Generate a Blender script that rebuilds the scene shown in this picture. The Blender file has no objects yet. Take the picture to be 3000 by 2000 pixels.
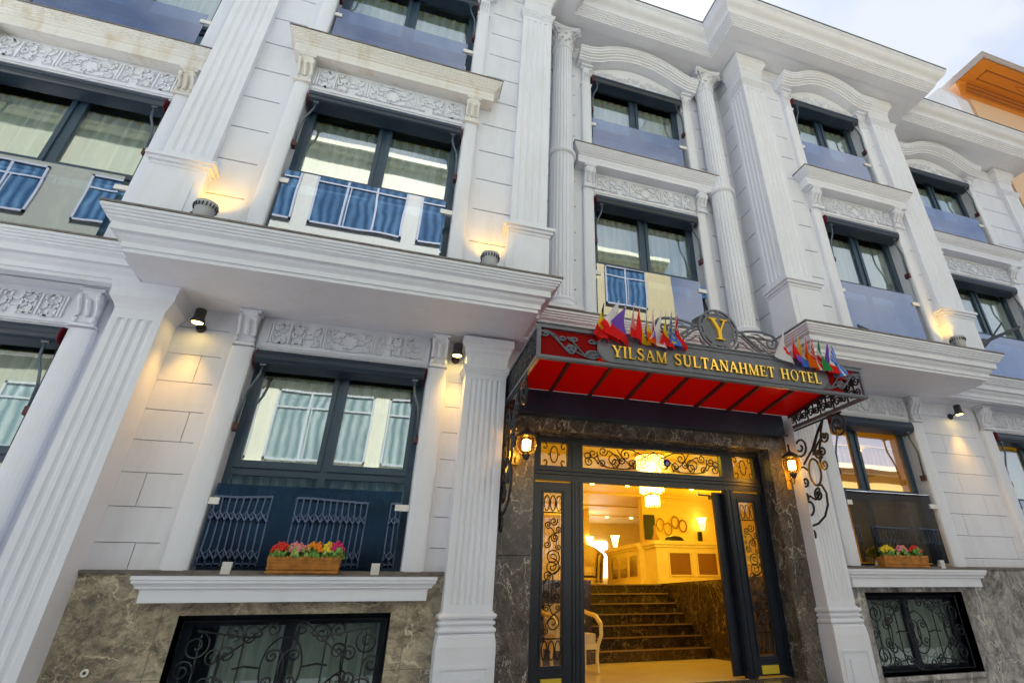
import bpy, math, random
from math import sin, cos, pi, radians, sqrt, atan2
random.seed(7)
S = bpy.context.scene
C = S.collection

# ------------------------------------------------------------------ materials
def newmat(name):
    m = bpy.data.materials.new(name); m.use_nodes = True
    nt = m.node_tree; nt.nodes.clear()
    out = nt.nodes.new('ShaderNodeOutputMaterial')
    return m, nt, out
def N(nt, t, **kw):
    n = nt.nodes.new(t)
    for k, v in kw.items():
        if k in n.inputs: n.inputs[k].default_value = v
        else: setattr(n, k, v)
    return n
def coords(nt, scale=(1,1,1)):
    tc = nt.nodes.new('ShaderNodeTexCoord'); mp = nt.nodes.new('ShaderNodeMapping')
    mp.inputs['Scale'].default_value = scale
    nt.links.new(tc.outputs['Object'], mp.inputs['Vector'])
    return mp.outputs['Vector']
def ramp(nt, stops):
    r = nt.nodes.new('ShaderNodeValToRGB'); e = r.color_ramp.elements
    while len(e) < len(stops): e.new(0.5)
    for i, (p, c) in enumerate(stops):
        e[i].position = p; e[i].color = (*c, 1)
    return r
def simple(name, col, rough=.5, metal=0., var=.0, nscale=6, bump=0., bscale=60, spec=.5):
    m, nt, out = newmat(name)
    b = N(nt, 'ShaderNodeBsdfPrincipled'); b.inputs['Roughness'].default_value = rough
    b.inputs['Metallic'].default_value = metal; b.inputs['Specular IOR Level'].default_value = spec
    b.inputs['Base Color'].default_value = (*col, 1)
    v = coords(nt)
    if var:
        n = N(nt, 'ShaderNodeTexNoise', Scale=nscale, Detail=6.0); nt.links.new(v, n.inputs['Vector'])
        r = ramp(nt, [(.3, tuple(c*(1-var) for c in col)), (.7, tuple(min(1, c*(1+var)) for c in col))])
        nt.links.new(n.outputs['Fac'], r.inputs['Fac']); nt.links.new(r.outputs['Color'], b.inputs['Base Color'])
    if bump:
        n2 = N(nt, 'ShaderNodeTexNoise', Scale=bscale, Detail=4.0); nt.links.new(v, n2.inputs['Vector'])
        bp = N(nt, 'ShaderNodeBump', Strength=bump, Distance=.01)
        nt.links.new(n2.outputs['Fac'], bp.inputs['Height']); nt.links.new(bp.outputs['Normal'], b.inputs['Normal'])
    nt.links.new(b.outputs[0], out.inputs[0])
    return m
def paint(name, base, grime=(.55,.47,.33), amount=.25, streak=True):
    m, nt, out = newmat(name)
    b = N(nt, 'ShaderNodeBsdfPrincipled'); b.inputs['Roughness'].default_value = .55
    v = coords(nt); v2 = coords(nt, (3.0, 3.0, .5))
    n1 = N(nt, 'ShaderNodeTexNoise', Scale=1.3, Detail=8.0, Roughness=.6); nt.links.new(v, n1.inputs['Vector'])
    r1 = ramp(nt, [(.3, tuple(c*.94 for c in base)), (.7, base)])
    nt.links.new(n1.outputs['Fac'], r1.inputs['Fac'])
    n2 = N(nt, 'ShaderNodeTexNoise', Scale=1.6, Detail=9.0, Roughness=.65); nt.links.new(v2, n2.inputs['Vector'])
    r2 = ramp(nt, [(.5, (0,0,0)), (.78, (1,1,1))])
    nt.links.new(n2.outputs['Fac'], r2.inputs['Fac'])
    mul = N(nt, 'ShaderNodeMath', operation='MULTIPLY'); mul.inputs[1].default_value = amount
    nt.links.new(r2.outputs['Color'], mul.inputs[0])
    mx = N(nt, 'ShaderNodeMixRGB'); mx.inputs['Color2'].default_value = (*grime, 1)
    nt.links.new(mul.outputs[0], mx.inputs['Fac']); nt.links.new(r1.outputs['Color'], mx.inputs['Color1'])
    nt.links.new(mx.outputs[0], b.inputs['Base Color'])
    n3 = N(nt, 'ShaderNodeTexNoise', Scale=45., Detail=5.0); nt.links.new(v, n3.inputs['Vector'])
    bp = N(nt, 'ShaderNodeBump', Strength=.12, Distance=.01)
    nt.links.new(n3.outputs['Fac'], bp.inputs['Height']); nt.links.new(bp.outputs['Normal'], b.inputs['Normal'])
    nt.links.new(b.outputs[0], out.inputs[0])
    return m
def marble(name, stops, vein, vscale=1.6, vw=.02, stretch=(1,1,1), rough=.22, vstr=1.0):
    m, nt, out = newmat(name)
    b = N(nt, 'ShaderNodeBsdfPrincipled'); b.inputs['Roughness'].default_value = rough
    v = coords(nt, stretch)
    n0 = N(nt, 'ShaderNodeTexNoise', Scale=1.9, Detail=10.0, Roughness=.74, Distortion=.9); nt.links.new(v, n0.inputs['Vector'])
    r0 = ramp(nt, stops); nt.links.new(n0.outputs['Fac'], r0.inputs['Fac'])
    # distort coordinates for the veins
    nd = N(nt, 'ShaderNodeTexNoise', Scale=2.2, Detail=5.0, Roughness=.6); nt.links.new(v, nd.inputs['Vector'])
    sub = N(nt, 'ShaderNodeVectorMath', operation='SUBTRACT'); sub.inputs[1].default_value = (.5,.5,.5)
    nt.links.new(nd.outputs['Color'], sub.inputs[0])
    sc = N(nt, 'ShaderNodeVectorMath', operation='SCALE'); sc.inputs['Scale'].default_value = .9
    nt.links.new(sub.outputs[0], sc.inputs[0])
    ad = N(nt, 'ShaderNodeVectorMath', operation='ADD'); nt.links.new(v, ad.inputs[0]); nt.links.new(sc.outputs[0], ad.inputs[1])
    nf = N(nt, 'ShaderNodeTexNoise', Scale=7.0, Detail=8.0, Roughness=.75, Distortion=.6); nt.links.new(v, nf.inputs['Vector'])
    rf = ramp(nt, [(.32, (.38,.36,.34)), (.50, (1,1,1)), (.70, (1.6,1.5,1.3))]); nt.links.new(nf.outputs['Fac'], rf.inputs['Fac'])
    mf = N(nt, 'ShaderNodeMixRGB', blend_type='MULTIPLY'); mf.inputs['Fac'].default_value = .9
    nt.links.new(r0.outputs['Color'], mf.inputs['Color1']); nt.links.new(rf.outputs['Color'], mf.inputs['Color2'])
    cur = mf.outputs[0]
    for scl, w, s in ((vscale, vw, .8*vstr), (vscale*2.7, vw*1.3, .45*vstr), (vscale*6, vw*1.6, .22*vstr)):
        vo = N(nt, 'ShaderNodeTexVoronoi', feature='DISTANCE_TO_EDGE', Scale=scl); nt.links.new(ad.outputs[0], vo.inputs['Vector'])
        rr = ramp(nt, [(0, (1,1,1)), (w, (0,0,0))]); nt.links.new(vo.outputs['Distance'], rr.inputs['Fac'])
        nm = N(nt, 'ShaderNodeTexNoise', Scale=scl*1.1, Detail=3.0); nt.links.new(v, nm.inputs['Vector'])
        rm = ramp(nt, [(.40, (0,0,0)), (.52, (1,1,1))]); nt.links.new(nm.outputs['Fac'], rm.inputs['Fac'])
        ml = N(nt, 'ShaderNodeMath', operation='MULTIPLY'); nt.links.new(rr.outputs['Color'], ml.inputs[0]); nt.links.new(rm.outputs['Color'], ml.inputs[1])
        m2 = N(nt, 'ShaderNodeMath', operation='MULTIPLY'); m2.inputs[1].default_value = s; nt.links.new(ml.outputs[0], m2.inputs[0])
        mx = N(nt, 'ShaderNodeMixRGB'); mx.inputs['Color2'].default_value = (*vein, 1)
        nt.links.new(m2.outputs[0], mx.inputs['Fac']); nt.links.new(cur, mx.inputs['Color1']); cur = mx.outputs[0]
    nt.links.new(cur, b.inputs['Base Color'])
    nt.links.new(b.outputs[0], out.inputs[0])
    return m
def glass(name, tint, gloss, fac, rough=.0):
    m, nt, out = newmat(name)
    t = N(nt, 'ShaderNodeBsdfTransparent'); t.inputs[0].default_value = (*tint, 1)
    g = N(nt, 'ShaderNodeBsdfGlossy'); g.inputs['Color'].default_value = (*gloss, 1); g.inputs['Roughness'].default_value = rough
    v = coords(nt); n = N(nt, 'ShaderNodeTexNoise', Scale=1.1, Detail=1.0); nt.links.new(v, n.inputs['Vector'])
    bp = N(nt, 'ShaderNodeBump', Strength=.10, Distance=.02); nt.links.new(n.outputs['Fac'], bp.inputs['Height'])
    nt.links.new(bp.outputs['Normal'], g.inputs['Normal'])
    lw = N(nt, 'ShaderNodeFresnel'); lw.inputs['IOR'].default_value = 1.5
    mr = N(nt, 'ShaderNodeMapRange'); mr.inputs['From Min'].default_value = .04; mr.inputs['From Max'].default_value = .6
    mr.inputs['To Min'].default_value = fac; mr.inputs['To Max'].default_value = .97
    nt.links.new(lw.outputs[0], mr.inputs['Value'])
    ge = nt.nodes.new('ShaderNodeNewGeometry'); iv = N(nt, 'ShaderNodeMath', operation='SUBTRACT'); iv.inputs[0].default_value = 1.0
    nt.links.new(ge.outputs['Backfacing'], iv.inputs[1]); ml = N(nt, 'ShaderNodeMath', operation='MULTIPLY')     # the exit face of a pane adds no second mirror
    nt.links.new(mr.outputs[0], ml.inputs[0]); nt.links.new(iv.outputs[0], ml.inputs[1])
    mx = N(nt, 'ShaderNodeMixShader'); nt.links.new(ml.outputs[0], mx.inputs[0])
    nt.links.new(t.outputs[0], mx.inputs[1]); nt.links.new(g.outputs[0], mx.inputs[2]); nt.links.new(mx.outputs[0], out.inputs[0])
    return m
def emit(name, col, st):
    m, nt, out = newmat(name); e = N(nt, 'ShaderNodeEmission'); e.inputs[0].default_value = (*col, 1); e.inputs[1].default_value = st
    nt.links.new(e.outputs[0], out.inputs[0]); return m
def cloth(name, col, trans=.4):
    m, nt, out = newmat(name)
    d = N(nt, 'ShaderNodeBsdfDiffuse'); d.inputs[0].default_value = (*col, 1)
    t = N(nt, 'ShaderNodeBsdfTranslucent'); t.inputs[0].default_value = (*col, 1)
    mx = N(nt, 'ShaderNodeMixShader'); mx.inputs[0].default_value = trans
    nt.links.new(d.outputs[0], mx.inputs[1]); nt.links.new(t.outputs[0], mx.inputs[2]); nt.links.new(mx.outputs[0], out.inputs[0])
    return m

WHITE = paint('white_facade_paint', (.755,.775,.87), grime=(.46,.44,.40), amount=.32)
WHITE2 = paint('smooth_ornament_paint', (.775,.795,.88), amount=.18)
STAIN = paint('weathered_pediment_paint', (.77,.76,.74), grime=(.52,.38,.18), amount=.75)
CAP = simple('grey_stone_capping', (.16,.14,.13), .5, var=.3, nscale=9)
MARB = marble('brown_grey_marble', [(.28,(.07,.06,.05)),(.41,(.19,.165,.13)),(.54,(.37,.32,.24)),(.72,(.52,.46,.36))], (.78,.69,.50), 1.3, .024, (1,1,1.3), rough=.2)
MARBG = marble('blue_grey_marble', [(.30,(.06,.055,.055)),(.43,(.19,.18,.175)),(.56,(.40,.39,.39)),(.74,(.50,.44,.34))], (.78,.75,.68), 1.2, .022, (1.2,1,.8), rough=.2)
MARBD = marble('dark_brown_marble', [(.30,(.045,.038,.032)),(.52,(.095,.082,.070)),(.75,(.16,.14,.115))], (.60,.55,.48), 2.6, .022, (1,1,.6), rough=.18, vstr=1.0)
NAVY = simple('navy_painted_metal', (.018,.032,.055), .32, var=.15, nscale=3)
NAVYD = simple('near_black_navy_door_paint', (.010,.015,.027), .3, var=.15, nscale=3)
NAVYL = simple('navy_window_frame', (.032,.062,.10), .35, var=.12, nscale=3)
IRON = simple('black_wrought_iron', (.018,.02,.024), .38, .3, var=.2)
IRONG = simple('grey_enamelled_iron', (.12,.13,.16), .42, .2, var=.1)
STEEL = simple('galvanised_arm_metal', (.10,.13,.16), .35, .5, var=.2)
GOLD = simple('polished_gold', (.95,.62,.12), .18, 1.0)
GOLDF = simple('satin_gold_face', (.80,.47,.03), .38, .35)
BRASSP = simple('brass_plaque', (.85,.65,.05), .35, .3, var=.1)
REDCAP = simple('red_end_cap', (.13,.004,.014), .4)
MAROON = simple('maroon_gearbox', (.07,.012,.015), .5)
CLIP = simple('brushed_clip_metal', (.78,.77,.74), .35, .1)
PANE = glass('window_pane_glass', (.92,.98,.97), (.92,.97,1.0), .38)
PANED = glass('clear_lobby_glass', (.85,.86,.85), (.95,.97,1.0), .10)
PANEH = glass('half_mirrored_lobby_pane', (.85,.82,.75), (.92,.95,1.0), .58)
GUARD = glass('tinted_guard_glass', (.34,.43,.52), (.76,.81,.97), .36)
CURT = cloth('sheer_curtain', (.86,.90,.87), .35)
CURTB = cloth('thick_white_curtain', (.90,.93,.90), .08)
CURTY = cloth('olive_drape', (.35,.34,.12), .3)
CREAM = paint('cream_opposite_wall', (.50,.50,.38), amount=.3)
OLIVE = paint('olive_opposite_wall', (.25,.26,.19), amount=.25)
GREYW = paint('grey_opposite_wall', (.46,.38,.16), amount=.25)
ORANGE = paint('orange_neighbour_render', (.72,.24,.018), grime=(.5,.2,.04), amount=.3)
PEACH = paint('peach_neighbour_render', (.82,.55,.33), amount=.15)
LINEB = simple('brown_line_paint', (.32,.10,.02), .6)
COBBLE = simple('light_granite_paving', (.56,.55,.54), .7, var=.2, nscale=8, bump=.3)
ASPH = simple('asphalt', (.055,.054,.052), .85, var=.25, nscale=30, bump=.4, bscale=200)
PAVE = simple('pavement_stone', (.60,.59,.58), .7, var=.15, nscale=4, bump=.2)
RED, nt, out = newmat('red_polycarbonate')
_d = N(nt, 'ShaderNodeBsdfPrincipled'); _d.inputs['Base Color'].default_value = (.34,.008,.005,1); _d.inputs['Roughness'].default_value = .25
_t = N(nt, 'ShaderNodeBsdfTranslucent'); _t.inputs[0].default_value = (.95,.045,.014,1)
_m = N(nt, 'ShaderNodeMixShader'); _m.inputs[0].default_value = .72
nt.links.new(_d.outputs[0], _m.inputs[1]); nt.links.new(_t.outputs[0], _m.inputs[2]); nt.links.new(_m.outputs[0], out.inputs[0])
FPAN = simple('dark_red_fascia', (.22,.004,.004), .75, spec=.08)
LAMP = emit('warm_lamp_glow', (1.0,.62,.20), 14)
LAMPW = emit('warm_white_bulb', (1.0,.68,.16), 8)
SHADE = emit('glowing_lamp_shade', (1.0,.66,.14), 2.2)
AMBER = glass('amber_lantern_glass', (1.0,.72,.22), (1.0,.85,.5), .10, .05)
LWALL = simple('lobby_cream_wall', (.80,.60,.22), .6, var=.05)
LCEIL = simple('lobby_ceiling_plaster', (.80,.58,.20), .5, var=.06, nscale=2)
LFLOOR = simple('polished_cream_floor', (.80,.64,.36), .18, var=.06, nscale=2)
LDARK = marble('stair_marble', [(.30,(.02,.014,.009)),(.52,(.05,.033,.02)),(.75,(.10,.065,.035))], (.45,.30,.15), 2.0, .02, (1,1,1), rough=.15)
NOSE = simple('step_edge_highlight', (.30,.20,.09), .15)  # lighter than the stair marble: the edge highlight is put into the colour
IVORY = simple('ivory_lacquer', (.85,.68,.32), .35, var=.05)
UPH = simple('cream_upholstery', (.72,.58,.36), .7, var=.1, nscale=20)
MIRR = simple('mirror_inset', (.75,.70,.6), .06, 1.0)
BROWNP = simple('brown_inset_panel', (.25,.11,.03), .4)
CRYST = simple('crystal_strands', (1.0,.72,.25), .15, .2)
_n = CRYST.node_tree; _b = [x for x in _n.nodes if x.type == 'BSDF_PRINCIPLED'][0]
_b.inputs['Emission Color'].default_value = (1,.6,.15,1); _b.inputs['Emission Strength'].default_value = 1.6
BLACKP = simple('black_plastic', (.015,.015,.018), .4)
PLANTER = simple('varnished_wood_planter', (.42,.17,.03), .35, var=.35, nscale=14)
LEAF = simple('bright_green_leaf', (.10,.26,.03), .45, var=.35, nscale=40)
LEAF2 = simple('pale_green_leaf', (.30,.42,.10), .45, var=.3, nscale=40)
FCOL = {'red': (.75,.03,.01), 'pink': (.80,.26,.30), 'orange': (.90,.28,.01), 'magenta': (.62,.02,.16), 'yellow': (.88,.62,.02)}
FM = {k: simple(k+'_blossom', c, .5, var=.2, nscale=60) for k, c in FCOL.items()}
WOODG = simple('grey_lamp_housing', (.42,.42,.44), .4, .2)
DKLAMP = simple('dark_bronze_lamp', (.05,.045,.042), .4, .4, var=.2)

# ------------------------------------------------------------------ mesh builder
class MB:
    def __init__(s): s.v = []; s.f = []; s.m = []; s.sm = []; s.mi = 0; s.smooth = False
    def add(s, vs, fs):
        o = len(s.v); s.v += [tuple(p) for p in vs]
        for f in fs:
            s.f.append(tuple(i+o for i in f)); s.m.append(s.mi); s.sm.append(s.smooth)
    def box(s, x0, x1, y0, y1, z0, z1):
        if x0 > x1: x0, x1 = x1, x0
        if y0 > y1: y0, y1 = y1, y0
        if z0 > z1: z0, z1 = z1, z0
        s.add([(x0,y0,z0),(x1,y0,z0),(x1,y1,z0),(x0,y1,z0),(x0,y0,z1),(x1,y0,z1),(x1,y1,z1),(x0,y1,z1)],
              [(0,3,2,1),(4,5,6,7),(0,1,5,4),(1,2,6,5),(2,3,7,6),(3,0,4,7)])
    def tri_prism(s, poly, a0, a1, axis='x'):
        n = len(poly)
        mk = {'x': lambda p, a: (a, p[0], p[1]), 'y': lambda p, a: (p[0], a, p[1]), 'z': lambda p, a: (p[0], p[1], a)}[axis]
        vs = [mk(p, a0) for p in poly] + [mk(p, a1) for p in poly]
        fs = [(i, (i+1) % n, (i+1) % n+n, i+n) for i in range(n)]
        fs += [tuple(range(n-1, -1, -1)), tuple(range(n, 2*n))]
        s.add(vs, fs)
    def tube(s, pts, r, n=6, close=False, taper=None):
        P = [list(p) for p in pts]; L = len(P); rings = []
        up = None
        for i in range(L):
            a = P[(i-1) % L] if (i > 0 or close) else P[i]; b = P[(i+1) % L] if (i < L-1 or close) else P[i]
            t = [b[k]-a[k] for k in range(3)]; l = sqrt(sum(c*c for c in t)) or 1; t = [c/l for c in t]
            if up is None:
                up = [0,0,1] if abs(t[2]) < .9 else [1,0,0]
            d = sum(up[k]*t[k] for k in range(3)); u = [up[k]-d*t[k] for k in range(3)]
            l = sqrt(sum(c*c for c in u)) or 1; u = [c/l for c in u]; up = u
            w = [t[1]*u[2]-t[2]*u[1], t[2]*u[0]-t[0]*u[2], t[0]*u[1]-t[1]*u[0]]
            rr = r*(taper(i/(L-1)) if taper else 1)
            rings.append([[P[i][k]+rr*(cos(2*pi*j/n)*u[k]+sin(2*pi*j/n)*w[k]) for k in range(3)] for j in range(n)])
        vs = [v for ring in rings for v in ring]; fs = []
        for i in range(L if close else L-1):
            for j in range(n):
                a = i*n+j; b = i*n+(j+1) % n; c = ((i+1) % L)*n+(j+1) % n; d = ((i+1) % L)*n+j
                fs.append((a, b, c, d))
        if not close: fs += [tuple(range(n-1, -1, -1)), tuple((L-1)*n+j for j in range(n))]
        s.add(vs, fs)
    def lathe(s, prof, cx, cy, cz=0, n=16, a0=0, a1=2*pi, rad=None):
        full = abs(a1-a0-2*pi) < 1e-6; cols = n if full else n+1; vs = []
        for r, z in prof:
            for j in range(cols):
                a = a0+(a1-a0)*j/n; q = r*(rad(a) if rad else 1)
                vs.append((cx+q*cos(a), cy+q*sin(a), cz+z))
        fs = []
        for i in range(len(prof)-1):
            for j in range(n):
                k = (j+1) % cols
                fs.append((i*cols+j, i*cols+k, (i+1)*cols+k, (i+1)*cols+j))
        fs.append(tuple(range(cols-1, -1, -1))); fs.append(tuple((len(prof)-1)*cols+j for j in range(cols)))
        s.add(vs, fs)
    def sphere(s, c, r, n=8, m=6, sc=(1,1,1)):
        vs = []; fs = []
        for i in range(m+1):
            t = pi*i/m
            for j in range(n):
                a = 2*pi*j/n; vs.append((c[0]+r*sc[0]*sin(t)*cos(a), c[1]+r*sc[1]*sin(t)*sin(a), c[2]+r*sc[2]*cos(t)))
        for i in range(m):
            for j in range(n): fs.append((i*n+j, (i+1)*n+j, (i+1)*n+(j+1) % n, i*n+(j+1) % n))
        s.add(vs, fs)
    def sweep(s, path, prof, mode='plan', caps=True):
        # path in plan (x,y) with outward on the right hand, or path in elevation (x,z) with outward up and prof (n, y)
        L = len(path); loops = []
        for i in range(L):
            ns = []
            if i > 0:
                dx, dy = path[i][0]-path[i-1][0], path[i][1]-path[i-1][1]; l = sqrt(dx*dx+dy*dy)
                ns.append((dy/l, -dx/l) if mode == 'plan' else (-dy/l, dx/l))
            if i < L-1:
                dx, dy = path[i+1][0]-path[i][0], path[i+1][1]-path[i][1]; l = sqrt(dx*dx+dy*dy)
                ns.append((dy/l, -dx/l) if mode == 'plan' else (-dy/l, dx/l))
            if len(ns) == 1: mx, my = ns[0]
            else:
                k = 1+ns[0][0]*ns[1][0]+ns[0][1]*ns[1][1]; mx, my = (ns[0][0]+ns[1][0])/k, (ns[0][1]+ns[1][1])/k
            if mode == 'plan': loops.append([(path[i][0]+mx*o, path[i][1]+my*o, z) for o, z in prof])
            else: loops.append([(path[i][0]+mx*o, y, path[i][1]+my*o) for o, y in prof])
        n = len(prof); vs = [p for l in loops for p in l]; fs = []
        for i in range(L-1):
            for j in range(n):
                fs.append((i*n+j, i*n+(j+1) % n, (i+1)*n+(j+1) % n, (i+1)*n+j))
        if caps: fs += [tuple(range(n)), tuple((L-1)*n+j for j in range(n-1, -1, -1))]
        s.add(vs, fs)
    def grid(s, fn, nu, nv):
        vs = [fn(i/nu, j/nv) for j in range(nv+1) for i in range(nu+1)]
        fs = [(j*(nu+1)+i, j*(nu+1)+i+1, (j+1)*(nu+1)+i+1, (j+1)*(nu+1)+i) for j in range(nv) for i in range(nu)]
        s.add(vs, fs)
    def build(s, name, mats, parent=None, recalc=True):
        me = bpy.data.meshes.new(name); me.from_pydata(s.v, [], s.f)
        mats = mats if isinstance(mats, (list, tuple)) else [mats]
        for m in mats: me.materials.append(m)
        me.polygons.foreach_set('material_index', s.m); me.polygons.foreach_set('use_smooth', s.sm)
        if recalc:
            import bmesh
            bm = bmesh.new(); bm.from_mesh(me); bmesh.ops.recalc_face_normals(bm, faces=bm.faces); bm.to_mesh(me); bm.free()
        me.update()
        o = bpy.data.objects.new(name, me); C.objects.link(o)
        if parent is not None:
            o.parent = parent
            o.matrix_parent_inverse = parent_inv(parent)
        return o
def parent_inv(p):
    from mathutils import Matrix
    return Matrix.Translation(p.location).inverted() if p.parent is None else Matrix.Identity(4)
def empty(name, loc, label=None, cat=None, group=None):
    o = bpy.data.objects.new(name, None); o.location = loc; o.empty_display_size = .2; C.objects.link(o)
    if label: o['label'] = label
    if cat: o['category'] = cat
    if group: o['group'] = group
    return o
def tag(o, label=None, cat=None, group=None, kind=None):
    if label: o['label'] = label
    if cat: o['category'] = cat
    if group: o['group'] = group
    if kind: o['kind'] = kind
    return o
# parts that are meshes keep location 0 so their parent inverse stays simple

# ------------------------------------------------------------------ scrolls
def scroll_pts(p0, p1, kind='S', turns=1.4, n=56, pw=3.0, flip=1):
    """2D curve with a spiral at both ends, mapped so that its ends fall on p0 and p1"""
    pts = [(0., 0.)]; a = 0.; ks = []
    for i in range(n):
        u = 2*(i+.5)/n-1; k = (abs(u)**pw)*(1 if (kind == 'C' or u > 0) else -1)+(.18 if kind == 'C' else 0); ks.append(k)
    tot = sum(abs(k) for k in ks)/2; f = turns*2*pi/tot
    x = y = 0.
    for i, k in enumerate(ks):
        a += k*f; u = abs(2*(i+.5)/n-1); st = 1-.62*u*u
        x += cos(a)*st; y += sin(a)*st; pts.append((x, y))
    x1, y1 = pts[-1]; l = sqrt(x1*x1+y1*y1) or 1e-6
    dx, dy = p1[0]-p0[0], p1[1]-p0[1]; L = sqrt(dx*dx+dy*dy); sc = L/l
    ca, sa = x1/l, y1/l; cb, sb = dx/L, dy/L; res = []
    for px, py in pts:
        qx, qy = (px*ca+py*sa)*sc, (-px*sa+py*ca)*sc*flip
        res.append((p0[0]+qx*cb-qy*sb, p0[1]+qx*sb+qy*cb))
    return res
def ring_pts(cx, cz, rx, rz, n=20): return [(cx+rx*cos(2*pi*i/n), cz+rz*sin(2*pi*i/n)) for i in range(n)]
def spiral(cx, cz, r, turns=1.6, a0=0, n=26, d=1): return [(cx+r*(1-.85*i/n)*cos(a0+d*turns*2*pi*i/n), cz+r*(1-.85*i/n)*sin(a0+d*turns*2*pi*i/n)) for i in range(n+1)]
def xz(pts, y): return [(p[0], y, p[1]) for p in pts]
def yz(pts, x): return [(x, p[0], p[1]) for p in pts]

def sp(cx, cz, r, a, d, turns=1.35, n=20):
    """spiral from the eye outwards, leaving at angle a, winding direction d"""
    return [(cx+r*(.12+.88*(i/n)**.8)*cos(a-d*turns*2*pi*(1-i/n)), cz+r*(.12+.88*(i/n)**.8)*sin(a-d*turns*2*pi*(1-i/n))) for i in range(n+1)]
def join(s0, s1, k=1.0, n=14):
    """smooth curve from the outer end of one spiral to the outer end of another"""
    p0, p1 = s0[-1], s1[-1]; t0 = (p0[0]-s0[-2][0], p0[1]-s0[-2][1]); t1 = (s1[-2][0]-p1[0], s1[-2][1]-p1[1])
    L = sqrt((p1[0]-p0[0])**2+(p1[1]-p0[1])**2)*k
    def un(t): l = sqrt(t[0]**2+t[1]**2) or 1; return (t[0]/l*L, t[1]/l*L)
    t0, t1 = un(t0), un(t1); r = list(s0)
    for i in range(1, n):
        u = i/n; h0, h1, h2, h3 = 2*u**3-3*u*u+1, u**3-2*u*u+u, -2*u**3+3*u*u, u**3-u*u
        r.append((h0*p0[0]+h1*t0[0]+h2*p1[0]+h3*t1[0], h0*p0[1]+h1*t0[1]+h2*p1[1]+h3*t1[1]))
    return r+list(reversed(s1))

# ================================================================== THE HOTEL
GW = 7.2; UW = 7.0; FW = 6.2; SOF = 4.78; SLAB = 5.2; F2 = 8.7; TOPZ = 11.76
hotel = empty('hotel_building', (3.7, 7.0, 0), 'white ornamented hotel with fluted pilasters, carved friezes and navy framed windows', 'hotel')
BX0, BX1, DX0, DX1, EX1, AX0 = -3.05, 1.60, 5.80, 9.75, 14.9, -8.2
# window openings: (x0, x1) per bay
WA, WB, WC, WD, WE = (-5.84, -3.69), (-1.84, .31), (2.71, 4.78), (6.96, 8.75), (10.95, 13.1)
GA, GB, GD, GE = (-5.84, -3.69), (-1.79, .30), (6.93, 8.82), (10.86, 12.95)

def wall_holes(mb, x0, x1, z0, z1, y0, y1, holes):
    """wall slab with rectangular holes cut out (holes sorted by x, one above another allowed)"""
    xs = sorted(set([x0, x1]+[h[0] for h in holes]+[h[1] for h in holes])); zs = sorted(set([z0, z1]+[h[2] for h in holes]+[h[3] for h in holes]))
    for i in range(len(xs)-1):
        run = None
        for j in range(len(zs)-1):
            cx, cz = (xs[i]+xs[i+1])/2, (zs[j]+zs[j+1])/2
            solid = not any(h[0] < cx < h[1] and h[2] < cz < h[3] for h in holes)
            if solid and run is None: run = zs[j]
            if not solid and run is not None: mb.box(xs[i], xs[i+1], y0, y1, run, zs[j]); run = None
        if run is not None: mb.box(xs[i], xs[i+1], y0, y1, run, zs[-1])
def courses(mb, x0, x1, z0, z1, y, start, step, gap, ml=0., mr=0., depth=.03, joints=False, side=None):
    """ashlar strip: blocks parted by recessed joints, with plain margins"""
    if ml: mb.box(x0, x0+ml, y, y+depth, z0, z1)
    if mr: mb.box(x1-mr, x1, y, y+depth, z0, z1)
    a, b = x0+ml, x1-mr; z = z0; k = 0; zz = start
    while zz <= z0+gap: zz += step; k += 1
    while z < z1:
        t = min(zz-gap/2, z1)
        if joints and b-a > .3:
            w = 1.25; off = (.42, 1.3, .30, .95, .5, 1.3)[k % 6]; xx = a; cut = a+off
            while xx < b:
                e = min(cut-.005, b)
                if b-e < .06: e = b
                mb.box(xx, e, y, y+depth, z, t); xx = e+.007 if e < b else b; cut += w
        else: mb.box(a, b, y, y+depth, z, t)
        z = t+gap; zz += step; k += 1

wall = MB()
# ground floor wall
gh = [(GA[0],GA[1],1.8,4.34), (GB[0],GB[1],1.8,4.34), (GD[0],GD[1],1.9,4.34), (GE[0],GE[1],1.9,4.34), (1.80,5.66,.0,3.64),
      (-1.75,.26,.5,1.43), (6.88,8.80,.56,1.60), (11.0,12.9,.56,1.60)]
wall_holes(wall, AX0, EX1, 0, SOF, GW+.03, GW+.32, gh)
G0, GS = 2.09, .347
courses(wall, -2.76, -2.09, 1.83, SOF, GW, G0, GS, .008, joints=True, mr=.04)
courses(wall, .60, .80, 1.83, SOF, GW, G0, GS, .008)
courses(wall, -3.39, -3.10, 1.83, SOF, GW, G0, GS, .008)
courses(wall, 9.12, 10.56, 1.94, SOF, GW, G0, GS, .008, joints=True, ml=.03, mr=.03)
courses(wall, 6.45, 6.63, 1.94, SOF, GW, G0, GS, .008)
courses(wall, 13.25, 14.9, 1.94, SOF, GW, G0, GS, .008, joints=True)
for g, zb in ((GA,1.8),(GB,1.8),(GD,1.9),(GE,1.9)):        # plain bands round the openings
    wall.box(g[0]-.30, g[0], GW, GW+.03, zb, SOF); wall.box(g[1], g[1]+.30, GW, GW+.03, zb, SOF); wall.box(g[0], g[1], GW, GW+.03, 4.34, SOF)
wall.box(-8.2, GA[0]-.3, GW, GW+.03, 1.83, SOF)
wall.box(.80, 6.45, GW, GW+.03, 3.9, SOF)
wall.build('ground_floor_wall', WHITE, hotel)
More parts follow.
